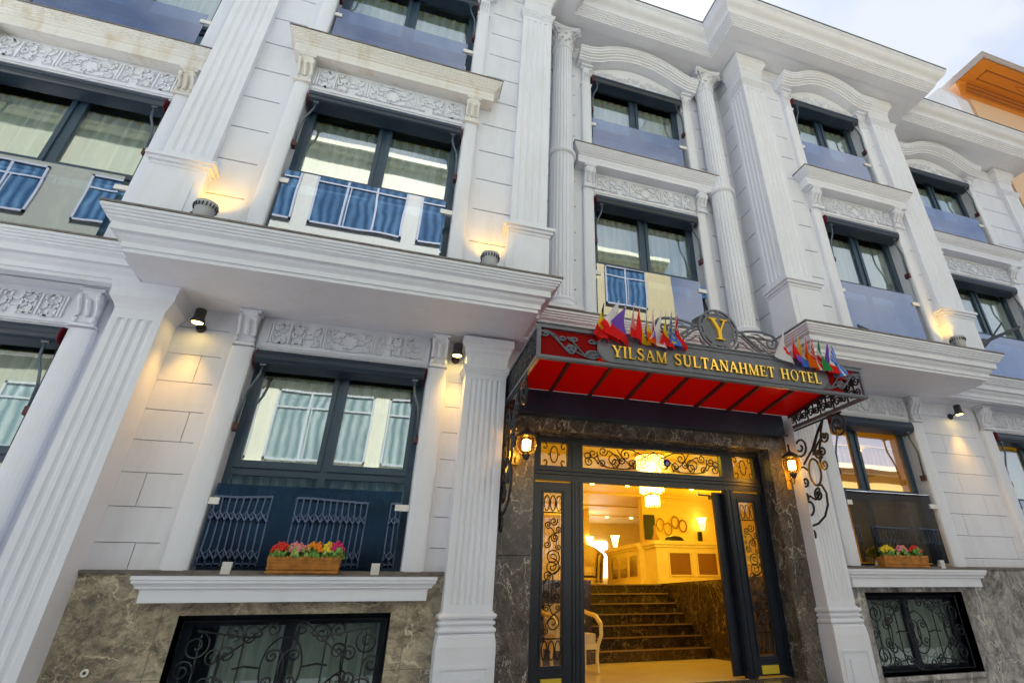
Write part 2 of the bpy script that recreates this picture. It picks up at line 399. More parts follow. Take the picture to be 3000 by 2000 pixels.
# upper walls
def upper_wall(name, x0, x1, y, wins, head1, head2, strips):
    mb = MB(); h = []
    for w in wins: h += [(w[0], w[1], SLAB, head1), (w[0], w[1], F2, head2)]
    wall_holes(mb, x0, x1, SOF+.05, TOPZ+.3, y+.03, y+.30, h)
    for a, b, ml, mr in strips: courses(mb, a, b, SLAB-.3, TOPZ, y, 5.85, .555, .022, ml, mr)
    for w in wins:
        mb.box(w[0]-.22, w[0], y, y+.03, SOF+.05, TOPZ); mb.box(w[1], w[1]+.22, y, y+.03, SOF+.05, TOPZ)
        mb.box(w[0], w[1], y, y+.03, head1, F2); mb.box(w[0], w[1], y, y+.03, head2, TOPZ)
    return mb
H1, H2 = 7.85, 10.98
mb = upper_wall('w', AX0, BX0, UW, [WA], H1, H2, [(AX0, WA[0]-.22, 0, .1), (WA[1]+.22, BX0+.02, .03, 0)]); mb.build('upper_wall', WHITE, hotel)
mb = upper_wall('w', BX0, BX1, FW, [WB], H1, H2, [(BX0, -2.06, .45, .08), (.53, BX1, .05, .45)])
mb.box(BX0, BX0+.3, FW+.3, UW, SOF+.05, TOPZ+.3); mb.box(BX1-.3, BX1, FW+.3, UW+.3, SOF+.05, TOPZ+.3); mb.build('upper_wall', WHITE, hotel)
mb = upper_wall('w', BX1, DX0, UW, [WC], H1, H2, [(BX1, 2.49, .0, .1), (5.0, DX0, .08, .03)]); mb.build('upper_wall', WHITE, hotel)
mb = upper_wall('w', DX0+.03, DX1, FW, [WD], H1, H2, [(DX0+.03, 6.74, .45, .06), (8.97, DX1, .06, .45)])
mb.box(DX0+.03, DX0+.3, FW+.3, UW+.3, SOF+.05, TOPZ+.3); mb.box(DX1-.3, DX1, FW+.3, UW+.3, SOF+.05, TOPZ+.3)
z = SLAB-.3; zz = 5.85                                    # jointed flank of the projecting bay
while z < TOPZ:
    t = min(zz-.011, TOPZ); mb.box(DX0, DX0+.03, FW, UW, z, t); z = t+.022; zz += .555
mb.build('upper_wall', WHITE, hotel)
mb = upper_wall('w', DX1, EX1, UW, [WE], H1, H2, [(DX1, 10.73, 0, .1), (13.32, EX1, .08, .0)])
mb.box(EX1-.3, EX1, UW+.3, 12, 0, TOPZ+.3); mb.build('upper_wall', WHITE, hotel)

# roof, floors and inner walls that keep the rooms dark
mb = MB(); mb.box(AX0, EX1, 6.6, 24, TOPZ+.3, TOPZ+.45); mb.box(BX0+.1, BX1-.1, 5.9, 6.6, TOPZ+.3, TOPZ+.45); mb.box(DX0+.1, DX1-.1, 5.9, 6.6, TOPZ+.3, TOPZ+.45)
mb.build('roof', CAP, hotel)
mb = MB(); mb.box(AX0, EX1-.3, UW+.3, 24, 8.45, 8.6); mb.box(AX0, EX1-.3, GW+.32, 24, 4.6, 4.75); mb.box(AX0, EX1, 24, 24.2, 0, TOPZ+.3); mb.box(AX0-.2, AX0, 7.0, 24, 0, TOPZ+.3)
mb.box(AX0, 1.45, GW+.32, 24, 1.5, 1.65)
for x in (-3.0, 1.5, 5.7, 9.8): mb.box(x, x+.12, 7.4, 24, 4.8, 11.9)
mb.box(-3.2, -3.08, 7.6, 24, 1.65, 4.6)
mb.build('inner_wall', simple('inner_plaster', (.45,.43,.36), .8), hotel)

# ---- marble base
mb = MB(); MY = GW-.06
base_holes = [(-1.75,.26,.5,1.43)]
wall_holes(mb, -2.76, .80, 0, 1.80, MY, GW+.03, base_holes)
wall_holes(mb, AX0, -3.05, 0, 1.80, MY, GW+.03, [])
# reveals of the basement window
for x in (-1.75-.02, .26): mb.box(x, x+.02, MY+.004, GW+.32, .5, 1.45)
mb.box(-1.75, .26, MY+.004, GW+.32, 1.43, 1.45)
mb.build('marble_base', MARB, hotel)
mb = MB()
wall_holes(mb, 6.43, EX1, 0, 1.92, MY, GW+.03, [(6.88,8.80,.56,1.60), (11.0,12.9,.56,1.60)])
for x in (6.86, 8.80): mb.box(x, x+.02, MY+.004, GW+.32, .56, 1.62)
mb.box(6.88, 8.80, MY+.004, GW+.32, 1.60, 1.62); mb.box(6.88, 8.80, MY-.05, GW+.32, .50, .56)
tag(mb.build('marble_base', MARBG, hotel), 'blue grey veined marble base right of the entrance')
jt = MB()
for x in (-1.9, .42): jt.box(x-.003, x+.003, MY-.002, MY+.001, 0, 1.80)
for a, b in ((-2.74,-1.76),(.27,.78)): jt.box(a, b, MY-.002, MY+.001, .897, .903)
for x in (9.35, 10.6, 13.1): jt.box(x-.003, x+.003, MY-.002, MY+.001, 0, 1.92)
jt.box(8.82, 10.9, MY-.0025, MY+.001, 1.297, 1.303)
jt.build('slab_joint', CAP, hotel)
mb = MB(); mb.box(-2.78, .79, MY-.03, GW+.01, 1.80, 1.835); mb.box(AX0, -3.2, MY-.03, GW+.01, 1.80, 1.835); mb.box(6.44, EX1, MY-.03, GW+.01, 1.92, 1.955)
mb.build('base_capping', CAP, hotel)
# ---- dark marble door surround
mb = MB()
mb.box(1.36, 1.80, GW-.05, GW+.02, 0, 2.02); mb.box(1.36, 1.80, GW-.05, GW+.02, 2.026, 3.64)
mb.box(5.66, 5.98, GW-.05, GW+.02, 0, 2.02); mb.box(5.66, 5.98, GW-.05, GW+.02, 2.026, 3.64)
mb.box(1.36, 5.98, GW-.05, GW+.02, 3.644, 4.0)
mb.box(1.80, 1.83, GW-.048, GW+.32, 0, 3.63); mb.box(5.63, 5.66, GW-.048, GW+.32, 0, 3.63); mb.box(1.83, 5.63, GW-.048, GW+.32, 3.61, 3.64)
mb.build('door_surround', MARBD, hotel)

# ---- balcony ledge (entablature over the ground floor), follows the bays
LED = [(AX0,6.55),(-3.22,6.55),(-3.22,5.75),(1.77,5.75),(1.77,6.55),(5.62,6.55),(5.62,5.75),(9.76,5.75),(9.76,6.55),(EX1+.2,6.55)]
lp = [(0,5.20),(0,5.165),(-.022,5.16),(-.022,5.135),(-.044,5.13),(-.044,5.105),(-.066,5.10),(-.066,5.075),(-.09,5.065),(-.115,5.05),(-.115,4.965),(-.17,4.962),(-.18,4.92),(-.205,4.90),(-.22,4.885),(-.22,4.825),(-.245,4.822),(-.245,4.78),(-.40,4.78),(-.40,5.20)]
mb = MB(); mb.sweep(LED, lp)
mb.box(AX0, EX1, 6.93, GW+.3, SOF, SLAB-.004); mb.box(-2.84, 1.39, 6.13, 6.94, SOF+.002, SLAB-.006); mb.box(5.99, 9.38, 6.13, 6.94, SOF+.002, SLAB-.006)
mb.build('balcony_ledge', WHITE2, hotel)
mb = MB(); mb.sweep(LED, [(.015,5.203),(.015,5.225),(-.5,5.225),(-.5,5.203)]); mb.build('ledge_capping', CAP, hotel)

# ---- top cornice
TC = [(AX0-.3,5.96),(-3.9,5.96),(-3.9,5.16),(2.50,5.16),(2.50,5.96),(4.92,5.96),(4.92,5.16),(10.88,5.16),(10.88,5.96),(15.4,5.96),(15.4,9.0)]
def arc(o0, z0, o1, z1, b, n=6):
    r = []
    for i in range(n+1):
        t = i/n; r.append((o0+(o1-o0)*t+b*sin(pi*t)*(z1-z0), z0+(z1-z0)*t-b*sin(pi*t)*(o1-o0)))
    return r
cp = [(0,12.30),(0,12.255),(-.012,12.25),(-.012,12.225),(-.03,12.22),(-.03,12.185)]+arc(-.035,12.18,-.13,12.08,-.10)+arc(-.13,12.08,-.21,11.97,.16)+[(-.21,11.945),(-.235,11.94),(-.235,11.91),(-.262,11.905),(-.262,11.875),(-.29,11.87),(-.29,11.84),(-.318,11.835),(-.318,11.805),(-.345,11.80),(-.345,11.77),(-.60,11.77),(-.60,12.30)]
mb = MB(); mb.sweep(TC, cp)
mb.box(AX0-.3, 15.3, 6.5, 7.3, 11.78, 12.25); mb.box(-3.35, 1.95, 5.72, 6.52, 11.782, 12.24); mb.box(5.48, 10.32, 5.72, 6.52, 11.782, 12.24); mb.box(14.85, 15.0, 7.2, 9.0, 11.78, 12.25)
mb.build('roof_cornice', WHITE2, hotel)
mb = MB(); mb.sweep(TC, [(.012,12.302),(.012,12.33),(-1.0,12.33),(-1.0,12.302)]); mb.build('cornice_flashing', simple('dark_green_flashing', (.07,.075,.05), .5), hotel)

# ---- fluted pilasters
def fluted_poly(x0, x1, y0, y1, nf, faces='f', fd=.017):
    """plan polygon: front face at y0 with flutes, optionally flutes on the left or right face"""
    p = []
    def run(a, b, fixed, horiz, sgn):
        w = abs(b-a); d = 1 if b > a else -1; m = w*.14; fw = (w-2*m)/(nf+(nf-1)*.45); g = fw*.45; c = a+d*m
        for i in range(nf):
            for k in range(7):
                t = k/6; dd = fd*sin(pi*t); s = c+d*fw*t
                p.append((s, fixed+sgn*dd) if horiz else (fixed+sgn*dd, s))
            c += d*(fw+g)
    p.append((x0, y1))
    if 'l' in faces: run(y1, y0, x0, False, 1)
    p.append((x0, y0)); run(x0, x1, y0, True, 1); p.append((x1, y0))
    if 'r' in faces: run(y0, y1, x1, False, -1)
    p.append((x1, y1)); return p
def ring(mb, x0, x1, y0, y1, prof):
    """moulding round three sides of a pier standing against a wall at y1"""
    mb.sweep([(x0, y1), (x0, y0), (x1, y0), (x1, y1)], prof)
def stepped(z0, z1, o0, o1, n):
    p = []
    for i in range(n):
        o = o0+(o1-o0)*i/(n-1) if n > 1 else o0; a = z0+(z1-z0)*i/n; b = z0+(z1-z0)*(i+1)/n
        p += [(o, a), (o, b)]
    return [(-.01, z0)]+p+[(-.01, z1)]
def upper_pier(x0, x1, y0, y1, faces, label=None):
    mb = MB()
    # pedestal
    mb.box(x0-.03, x1+.03, y0-.05, y1, 5.226, 6.02)
    mb.box(x0+.06, x1-.06, y0-.062, y0-.045, 5.40, 5.86)
    ring(mb, x0-.03, x1+.03, y0-.05, y1, stepped(6.02, 6.16, .012, .07, 3)); ring(mb, x0-.01, x1+.01, y0-.02, y1, stepped(6.16, 6.20, .03, .02, 1))
    mb.box(x0-.01, x1+.01, y0-.02, y1-.001, 6.02, 6.16)
    # shaft
    mb.box(x0, x1, y0, y1, 6.20, 6.30); mb.tri_prism(fluted_poly(x0, x1, y0, y1, 4, faces), 6.30, 10.84, 'z'); mb.box(x0, x1, y0, y1, 10.84, 10.93)
    ring(mb, x0, x1, y0, y1, stepped(10.93, 11.07, .012, .055, 4)); mb.box(x0, x1, y0, y1-.001, 10.93, 11.07)
    mb.box(x0+.012, x1-.012, y0+.012, y1, 11.07, 11.46)
    ring(mb, x0+.012, x1-.012, y0+.012, y1, [(-.01,11.40),(.01,11.41),(.02,11.44),(.02,11.50),(.045,11.53),(.085,11.60),(.10,11.63),(.10,11.76),(-.01,11.76)])
    mb.box(x0+.012, x1-.012, y0+.012, y1-.001, 11.46, 11.76)
    o = mb.build('pilaster', WHITE2, hotel)
    if label: o['label'] = label
upper_pier(-3.09, -2.58, 6.10, FW+.01, 'f'); upper_pier(1.11, 1.64, 6.10, FW+.01, 'f')
upper_pier(5.76, 6.31, 6.10, 6.62, 'fl'); upper_pier(9.14, 9.80, 6.10, 6.62, 'f'); upper_pier(14.4, 14.94, 6.90, 7.3, 'fl')
# ground pilasters at the entrance
def entry_pier(x0, x1, y0):
    mb = MB(); y1 = GW+.01
    mb.box(x0-.07, x1+.07, y0-.10, y1, 0, .1); mb.box(x0-.045, x1+.045, y0-.07, y1, .1, 1.10)
    f = y0-.07
    for a, b, c, d in ((x0+.02, x1-.02, .90, .93), (x0+.02, x1-.02, .27, .30), (x0+.02, x0+.045, .30, .90), (x1-.045, x1-.02, .30, .90)):
        mb.box(a, b, f-.012, f+.001, c, d)
    mb.box(x0+.12, x1-.12, f-.018, f+.001, .38, .82)
    ring(mb, x0-.045, x1+.045, y0-.07, y1, [(-.02,1.10),(.0,1.10),(-.01,1.18),(-.01,1.19),(-.02,1.20)])
    mb.box(x0-.03, x1+.03, y0-.05, y1, 1.10, 1.22)
    for zc, r in ((1.25,.030),(1.32,.022),(1.385,.030)):
        ring(mb, x0-.01, x1+.01, y0-.02, y1, [(0,zc-r)]+[(r*1.1*cos(t), zc+r*sin(t)) for t in (-1.2,-.6,0,.6,1.2)]+[(0,zc+r)])
    mb.box(x0-.01, x1+.01, y0-.02, y1-.002, 1.22, 1.43)
    mb.box(x0, x1, y0, y1, 1.43, 1.50); mb.tri_prism(fluted_poly(x0, x1, y0, y1, 6, 'f', .016), 1.50, 4.16, 'z'); mb.box(x0, x1, y0, y1, 4.16, 4.22)
    ring(mb, x0, x1, y0, y1, stepped(4.22, 4.335, .01, .05, 4)); mb.box(x0, x1, y0, y1-.001, 4.22, 4.335)
    mb.sweep([(x0, y1), (x0, y0), (x1, y0), (x1, y1)], [(-.01,4.335),(.0,4.335),(.008,4.45),(.035,4.56),(.035,4.59),(.075,4.63),(.075,4.74),(-.01,4.74)])
    mb.box(x0, x1, y0, y1-.001, 4.335, 4.74)
    mb.box(x0+.05, x1+.02, y0+.03, y1, 4.74, SOF+.01)
    # carved leaves on the capital band
    w = x1-x0; nl = 6
    for i in range(nl):
        cx = x0+w*(i+.5)/nl
        mb.tube(xz([(cx, 4.36), (cx, 4.47), (cx-.012, 4.52)], y0-.008), .009, 5)
        mb.tube(xz(spiral(cx-.018, 4.53, .02, 1.0, 0, 8), y0-.03), .006, 4)
        mb.tube(xz(spiral(cx+.018, 4.53, .02, 1.0, pi, 8, -1), y0-.03), .006, 4)
    o = mb.build('pilaster', WHITE2, hotel); return o
entry_pier(.79, 1.34, 6.92); entry_pier(5.98, 6.46, 6.92)
# ground pilaster under the left end of the projecting bay, and its twin left of the far bay
def corner_pier(x0, x1, y0):
    mb = MB(); y1 = GW+.01
    mb.box(x0, x1, y0, y1, 0, .9); mb.tri_prism(fluted_poly(x0, x1, y0, y1, 4, 'f', .02), .9, 4.36, 'z'); mb.box(x0, x1, y0, y1, 4.36, 4.47)
    mb.box(x0, x1, y0, y1-.001, 4.47, 4.78)
    mb.sweep([(x0, y1), (x0, y0), (x1, y0), (x1, y1)], [(-.01,4.47),(.0,4.47),(.02,4.52),(.075,4.60),(.075,4.69),(.10,4.78),(-.01,4.78)])
    mb.build('pilaster', WHITE2, hotel)
corner_pier(-3.18, -2.70, 6.76)

# ---- half columns of the entrance bay
def leaf(mb, cx, cy, a, r, z, h, w, curl=.05):
    ca, sa = cos(a), sin(a)
    def fn(u, v):
        s = (u-.5)*w*(1-.75*v**2.2)*(1+.2*sin(pi*v*3)); o = r+.012+.015*v+(curl*(v-.62)**2*9 if v > .62 else 0); zz = z+h*(v if v < .85 else .85+.0*(v)-(v-.85)*.8)
        o -= abs(u-.5)*.02
        return (cx+ca*o-sa*s, cy+sa*o+ca*s, zz)
    mb.grid(fn, 2, 6)
def column(cx, label=None):
    cy = 6.80; r = .20
    mb = MB()
    fl = lambda a: 1-.07*max(0, sin(a*20))**.8
    mb.box(cx-.28, cx+.28, cy-.28, UW+.02, 5.226, 5.27)
    mb.smooth = True
    mb.lathe([(.275,5.27),(.285,5.30),(.275,5.345),(.245,5.36),(.235,5.385),(.25,5.40),(.255,5.425),(.24,5.45),(.215,5.46)], cx, cy, 0, 24)
    mb.smooth = False
    mb.lathe([(r*1.04,5.46),(r*1.04,8.34)], cx, cy, 0, 80, rad=fl)
    mb.lathe([(r*1.0,8.44),(r*.90,11.16)], cx, cy, 0, 80, rad=fl)
    o = mb.build('column', WHITE2, hotel)
    k = MB(); k.smooth = True
    k.lathe([(r*1.06,8.33),(r*1.2,8.345),(r*1.26,8.37),(r*1.26,8.40),(r*1.2,8.43),(r*1.02,8.445)], cx, cy, 0, 24); k.build('band_ring', WHITE2, o)
    c = MB(); c.smooth = True
    c.lathe([(r*.92,11.14),(r*1.03,11.155),(r*1.03,11.18),(r*.93,11.195),(r*.95,11.35),(r*1.1,11.48),(r*1.35,11.56)], cx, cy, 0, 24)
    for row, (z, h, cnt, off) in enumerate(((11.19,.20,10,0),(11.30,.22,10,pi/10))):
        for i in range(cnt): leaf(c, cx, cy, off+2*pi*i/cnt, r*.95+.01*row, z, h, .12, .035)
    for a in (pi/4, 3*pi/4, 5*pi/4, 7*pi/4):
        for s in (-1, 1):
            pts = [(t*.17+r*.95, q) for t, q in ((0,11.40),(.35,11.47),(.75,11.545),(1.05,11.56),(1.15,11.52),(1.0,11.48),(.85,11.50),(.92,11.53))]
            c.tube([(cx+cos(a+s*.10)*p, cy+sin(a+s*.10)*p, q) for p, q in pts], .014, 5)
    c.smooth = False
    poly = []
    R = .34
    for q in range(4):
        a0 = pi/4+q*pi/2; x0, y0 = R*1.1*cos(a0-.07), R*1.1*sin(a0-.07); x1, y1 = R*1.1*cos(a0+.07), R*1.1*sin(a0+.07)
        poly += [(cx+x0, cy+y0), (cx+x1, cy+y1)]
        for t in (.2,.4,.6,.8):
            a2 = a0+t*pi/2; d = R*1.05*(1-.32*sin(pi*t)); poly.append((cx+d*cos(a2), cy+d*sin(a2)))
    c.tri_prism(poly, 11.565, 11.60, 'z')
    c.tri_prism([(cx+(p[0]-cx)*1.06, cy+(p[1]-cy)*1.06) for p in poly], 11.60, 11.66, 'z')
    c.box(cx-.16, cx+.16, cy-.16, UW, 11.66, 11.78)
    c.build('capital', WHITE2, o)
column(2.07); column(5.30)

# ---- carved frieze
def frieze_strokes():
    s = []
    def seg(*p):
        for i in range(0, len(p)-2, 2): s.append((p[i], p[i+1], p[i+2], p[i+3]))
    def kshape(x, d):
        seg(x, .06, x, .94); seg(x+.13*d, .94, x+.13*d, .70, x+.42*d, .38, x+.62*d, .38)
        seg(x+.13*d, .06, x+.13*d, .30, x+.42*d, .62, x+.62*d, .62); seg(x+.13*d, .94, x+.34*d, .94, x+.34*d, .76); seg(x+.13*d, .06, x+.34*d, .06, x+.34*d, .24)
    kshape(.98, -1); kshape(1.08, 1)
    seg(.60, .97, -.001, .97); seg(.60, .03, -.001, .03); seg(.52, .97, .62, .80); seg(.52, .03, .62, .20)
    seg(1.80, .06, 1.80, .94, 2.22, .94, 2.22, .06, 1.80, .06); seg(1.80, .70, 2.22, .30); seg(1.80, .30, 2.22, .70); seg(1.80, .78, 2.01, .94, 2.22, .78); seg(1.80, .22, 2.01, .06, 2.22, .22)
    kshape(2.34, 1)
    seg(2.62, .94, 2.92, .94, 2.92, .06, 2.62, .06); seg(3.02, .06, 3.02, .94); seg(3.12, .06, 3.12, .94)
    star = []
    for i in range(16):
        r = .40 if i % 2 == 0 else .29; a = pi*i/8+pi/8; star.append((r*cos(a), .5+r*sin(a)))
    full = s+[(-a, b, -c, d) for a, b, c, d in s]
    full += [(*star[i], *star[(i+1) % 16]) for i in range(16)]
    return full
FS = frieze_strokes()
def frieze(x0, x1, z0, z1, y, parent):
    mb = MB(); mb.box(x0, x1, y, y+.12, z0, z1)
    h = (z1-z0)*.86; zb = z0+(z1-z0)*.07; cx = (x0+x1)/2; sx = min((x1-x0)/2/3.2, h*1.05)
    w = .010
    for a, b, c, d in FS:
        X0, Z0, X1, Z1 = cx+a*sx, zb+b*h, cx+c*sx, zb+d*h; dx, dz = X1-X0, Z1-Z0; l = sqrt(dx*dx+dz*dz)
        if l < 1e-4: continue
        nx, nz = -dz/l*w, dx/l*w; ex, ez = dx/l*w*.6, dz/l*w*.6
        mb.tri_prism([(X0-ex+nx, Z0-ez+nz), (X1+ex+nx, Z1+ez+nz), (X1+ex-nx, Z1+ez-nz), (X0-ex-nx, Z0-ez-nz)], y-.024, y+.002, 'y')
    mb.build('frieze', WHITE2, parent)
def corbel(x, w, z0, z1, y, parent, mat):
    """scrolled console: shallow volute below, bold volute above"""
    mb = MB(); h = z1-z0; d = .17
    prof = [(y+.02, z0), (y-.05, z0), (y-.075, z0+.03), (y-.06, z0+.07), (y-.045, z0+.12)]
    for i in range(9):
        t = i/8; prof.append((y-.05-(d-.07)*t**1.6, z0+.12+(h-.22)*t))
    prof += [(y-d+.02, z1-.07), (y-d, z1-.03), (y-d, z1), (y+.02, z1)]
    mb.tri_prism(prof, x+w*.12, x+w*.88, 'x')
    mb.smooth = True
    for fx in (0, .8):
        a, b = x+w*fx, x+w*(fx+.2)
        mb.tube([(a, y-d+.05, z1-.075), (b, y-d+.05, z1-.075)], .062, 12)
        mb.tube([(a, y-.055, z0+.045), (b, y-.055, z0+.045)], .042, 10)
        path = [(p[0]-.012, p[1]) for p in prof[4:-4]]
        mb.tube([((a+b)/2, q[0], q[1]) for q in path], w*.10, 6)
    mb.tube([(x+w/2, q[0]-.01, q[1]) for q in prof[4:-4]], w*.13, 6)
    mb.smooth = False
    mb.box(x-.012, x+w+.012, y-.10, y+.02, z0-.03, z0)
    mb.box(x-.01, x+w+.01, y-d-.015, y+.02, z1, z1+.03)
    mb.build('corbel', mat, parent)
def half_pillar(mb, x, w, y, z0, z1):
    """slim engaged jamb shaft with a rounded front"""
    p = [(x, y+.05)]
    for i in range(9):
        a = pi*i/8; p.append((x+w/2-w/2*cos(a), y-.05*sin(a)**.6 if 0 < i < 8 else y))
    p.append((x+w, y+.05)); mb.tri_prism(p, z0, z1, 'z')
PED = [(0,.33),(0,.30),(-.015,.295),(-.015,.275),(-.03,.27),(-.03,.25),(-.045,.245),(-.045,.225),(-.06,.22),(-.075,.20),(-.105,.185),(-.105,.165),(-.125,.16),(-.125,.085),(-.165,.083),(-.175,.05),(-.19,.03),(-.19,0),(-.30,0),(-.30,.33)]
def first_surround(w, y, ped, mat):
    x0, x1 = w; s = MB(); pw = .20
    for x in (x0-pw, x1): half_pillar(s, x, pw, y-.04, 5.226, 7.95); s.box(x, x+pw, y-.045, y+.01, 5.226, 5.42)
    for x in (x0-pw+.035, x1+.035): pass
    s.box(x0-pw, x0, y-.03, y+.01, 7.9, 8.40); s.box(x1, x1+pw, y-.03, y+.01, 7.9, 8.40)
    # fillets under the frieze
    for i in range(3): s.box(x0, x1, y-.045+.014*i, y+.05, 7.85+.03*(2-i)+.002*i, 7.85+.03*(3-i))
    s.box(x0, x1, y-.02, y+.05, 8.33, 8.37)
    sur = s.build('window_surround', WHITE2, hotel)
    frieze(x0+.0, x1-.0, 7.94, 8.33, y-.035, sur)
    corbel(x0-pw, pw, 7.96, 8.34, y-.03, sur, mat); corbel(x1, pw, 7.96, 8.34, y-.03, sur, mat)
    p = MB(); a, b = ped
    p.sweep([(a, y+.02), (a, y-.35), (b, y-.35), (b, y+.02)], [(o, 8.37+z) for o, z in PED]); p.box(a+.1, b-.1, y-.22, y+.02, 8.372, 8.69)
    p.build('pediment', STAIN if mat is STAIN else mat, sur)
    q = MB(); q.sweep([(a, y+.02), (a, y-.35), (b, y-.35), (b, y+.02)], [(.012,8.702),(.012,8.722),(-.3,8.722),(-.3,8.702)]); q.build('pediment_capping', CAP, sur)
    return sur
first_surround(WA, UW, (-6.3, -3.33), STAIN)
first_surround(WB, FW, (-2.23, .80), STAIN)
first_surround(WC, UW, (2.27, 5.30), WHITE2)
first_surround(WD, FW, (6.56, 9.18), WHITE2)
first_surround(WE, UW, (10.55, 13.6), WHITE2)
def arch_surround(w, y):
    x0, x1 = w; s = MB(); pw = .20
    for x in (x0-pw, x1): half_pillar(s, x, pw, y-.04, 8.72, 10.66)
    # tympanum plate
    cx = (x0+x1)/2; hw = (x1-x0)/2
    zt = lambda u: 11.10+.34*max(0, 1-(u*1.02)**2)**.9
    n = 16; top = [(cx+hw*(2*i/n-1), zt(2*i/n-1)) for i in range(n+1)]
    s.tri_prism([(x1, 10.98), (x0, 10.98)]+top, y-.03, y+.02, 'y')
    for i in range(2): s.box(x0, x1, y-.05+.012*i, y+.04, 10.955+.02*(1-i)+.001*i, 10.975+.02*(1-i))
    sur = s.build('window_surround', WHITE2, hotel)
    a = MB(); e = .30; path = [(x0-e, 11.14), (x0-.06, 11.14)]+[(cx+hw*.93*(2*i/n-1), 11.14+.36*(1-((2*i/n-1))**2)) for i in range(1, n)]+[(x1+.06, 11.14), (x1+e, 11.14)]
    pr = [(0,y-.06),(0,y-.22),(.03,y-.23),(.035,y-.26),(.07,y-.27),(.075,y-.30),(.10,y-.31),(.105,y-.34),(.13,y-.35),(.14,y-.37),(.19,y-.37),(.195,y-.39),(.225,y-.39),(.225,y+.02),(0,y+.02)]
    a.sweep(path, pr, 'elev'); a.build('arched_pediment', WHITE2, sur)
    c = MB(); rnd = random.Random(int(x0*10))
    for i in range(46):        # leafy carving under the arch
        u = -0.94+1.88*(i+.5)/46; zz = 11.02+.19*(1-u*u)*rnd.random(); X = cx+hw*u
        c.tube(xz(spiral(X, zz+.02, .035+.02*rnd.random(), 1.1, rnd.random()*6, 8, rnd.choice((-1, 1))), y-.045), .009, 4)
    c.build('carving', WHITE2, sur)
    for x in (x0-pw, x1):
        k = MB(); k.tri_prism([(y+.02,10.62),(y-.05,10.62),(y-.055,10.72),(y-.05,10.9),(y-.10,11.02),(y-.10,11.10),(y+.02,11.10)], x+.02, x+pw-.02, 'x')
        k.box(x-.012, x+pw+.012, y-.085, y+.02, 10.60, 10.64)
        for i in range(4): k.tube([(x+.03+i*.047, y-.06, 10.66), (x+.03+i*.047, y-.06, 10.86), (x+.03+i*.047, y-.085, 10.93), (x+.03+i*.047, y-.11, 10.93)], .015, 5)
        for xx, d in ((x+.02, 1), (x+pw-.02, -1)): k.tube(xz(spiral(xx, 11.03, .042, 1.3, pi/2, 12, d), y-.115), .012, 5)
        k.box(x-.015, x+pw+.015, y-.15, y+.02, 11.09, 11.14)
        k.build('corbel', WHITE2, sur)
for w, y in ((WA, UW), (WB, FW), (WC, UW), (WD, FW), (WE, UW)): arch_surround(w, y)
def ground_surround(w, zb, left=True, right=True):
    x0, x1 = w; y = GW; s = MB(); pw = .26
    for x, on in ((x0-pw, left), (x1, right)):
        if on: half_pillar(s, x, pw, y-.05, zb+.03, 4.32)
    for i in range(3): s.box(x0, x1, y-.06+.014*i, y+.06, 4.32+.025*(2-i)+.002*i, 4.32+.025*(3-i))
    s.box(x0, x1, y-.02, y+.05, 4.73, 4.785)
    sur = s.build('window_surround', WHITE2, hotel)
    frieze(x0, x1, 4.395, 4.73, y-.045, sur)
    for x, on in ((x0-pw+.02, left), (x1+.02, right)):
        if on: corbel(x, pw-.04, 4.36, 4.74, y-.04, sur, WHITE2)
ground_surround(GA, 1.8); ground_surround(GB, 1.8); ground_surround(GD, 1.92); ground_surround(GE, 1.92)
# ---- sills
def sill(x0, x1, zt):
    mb = MB(); h = .24
    pr = [(0,zt),(0,zt-.035),(-.012,zt-.04),(-.012,zt-.065),(-.03,zt-.075),(-.045,zt-.095),(-.045,zt-.11),(-.075,zt-.115),(-.085,zt-.14),(-.085,zt-.155),(-.09,zt-.235),(-.2,zt-.235),(-.2,zt)]
    mb.sweep([(x0, GW), (x0, GW-.27), (x1, GW-.27), (x1, GW)], pr); mb.box(x0+.1, x1-.1, GW-.2, GW, zt-.233, zt-.002)
    o = mb.build('window_sill', WHITE2, hotel)
    c = MB(); c.box(x0-.006, x1+.006, GW-.276, GW+.30, zt+.002, zt+.016); c.build('sill_capping', CAP, o)
sill(-2.2, .70, 1.775); sill(6.47, 9.22, 1.90); sill(10.4, 13.4, 1.90); sill(-6.2, -3.32, 1.775)

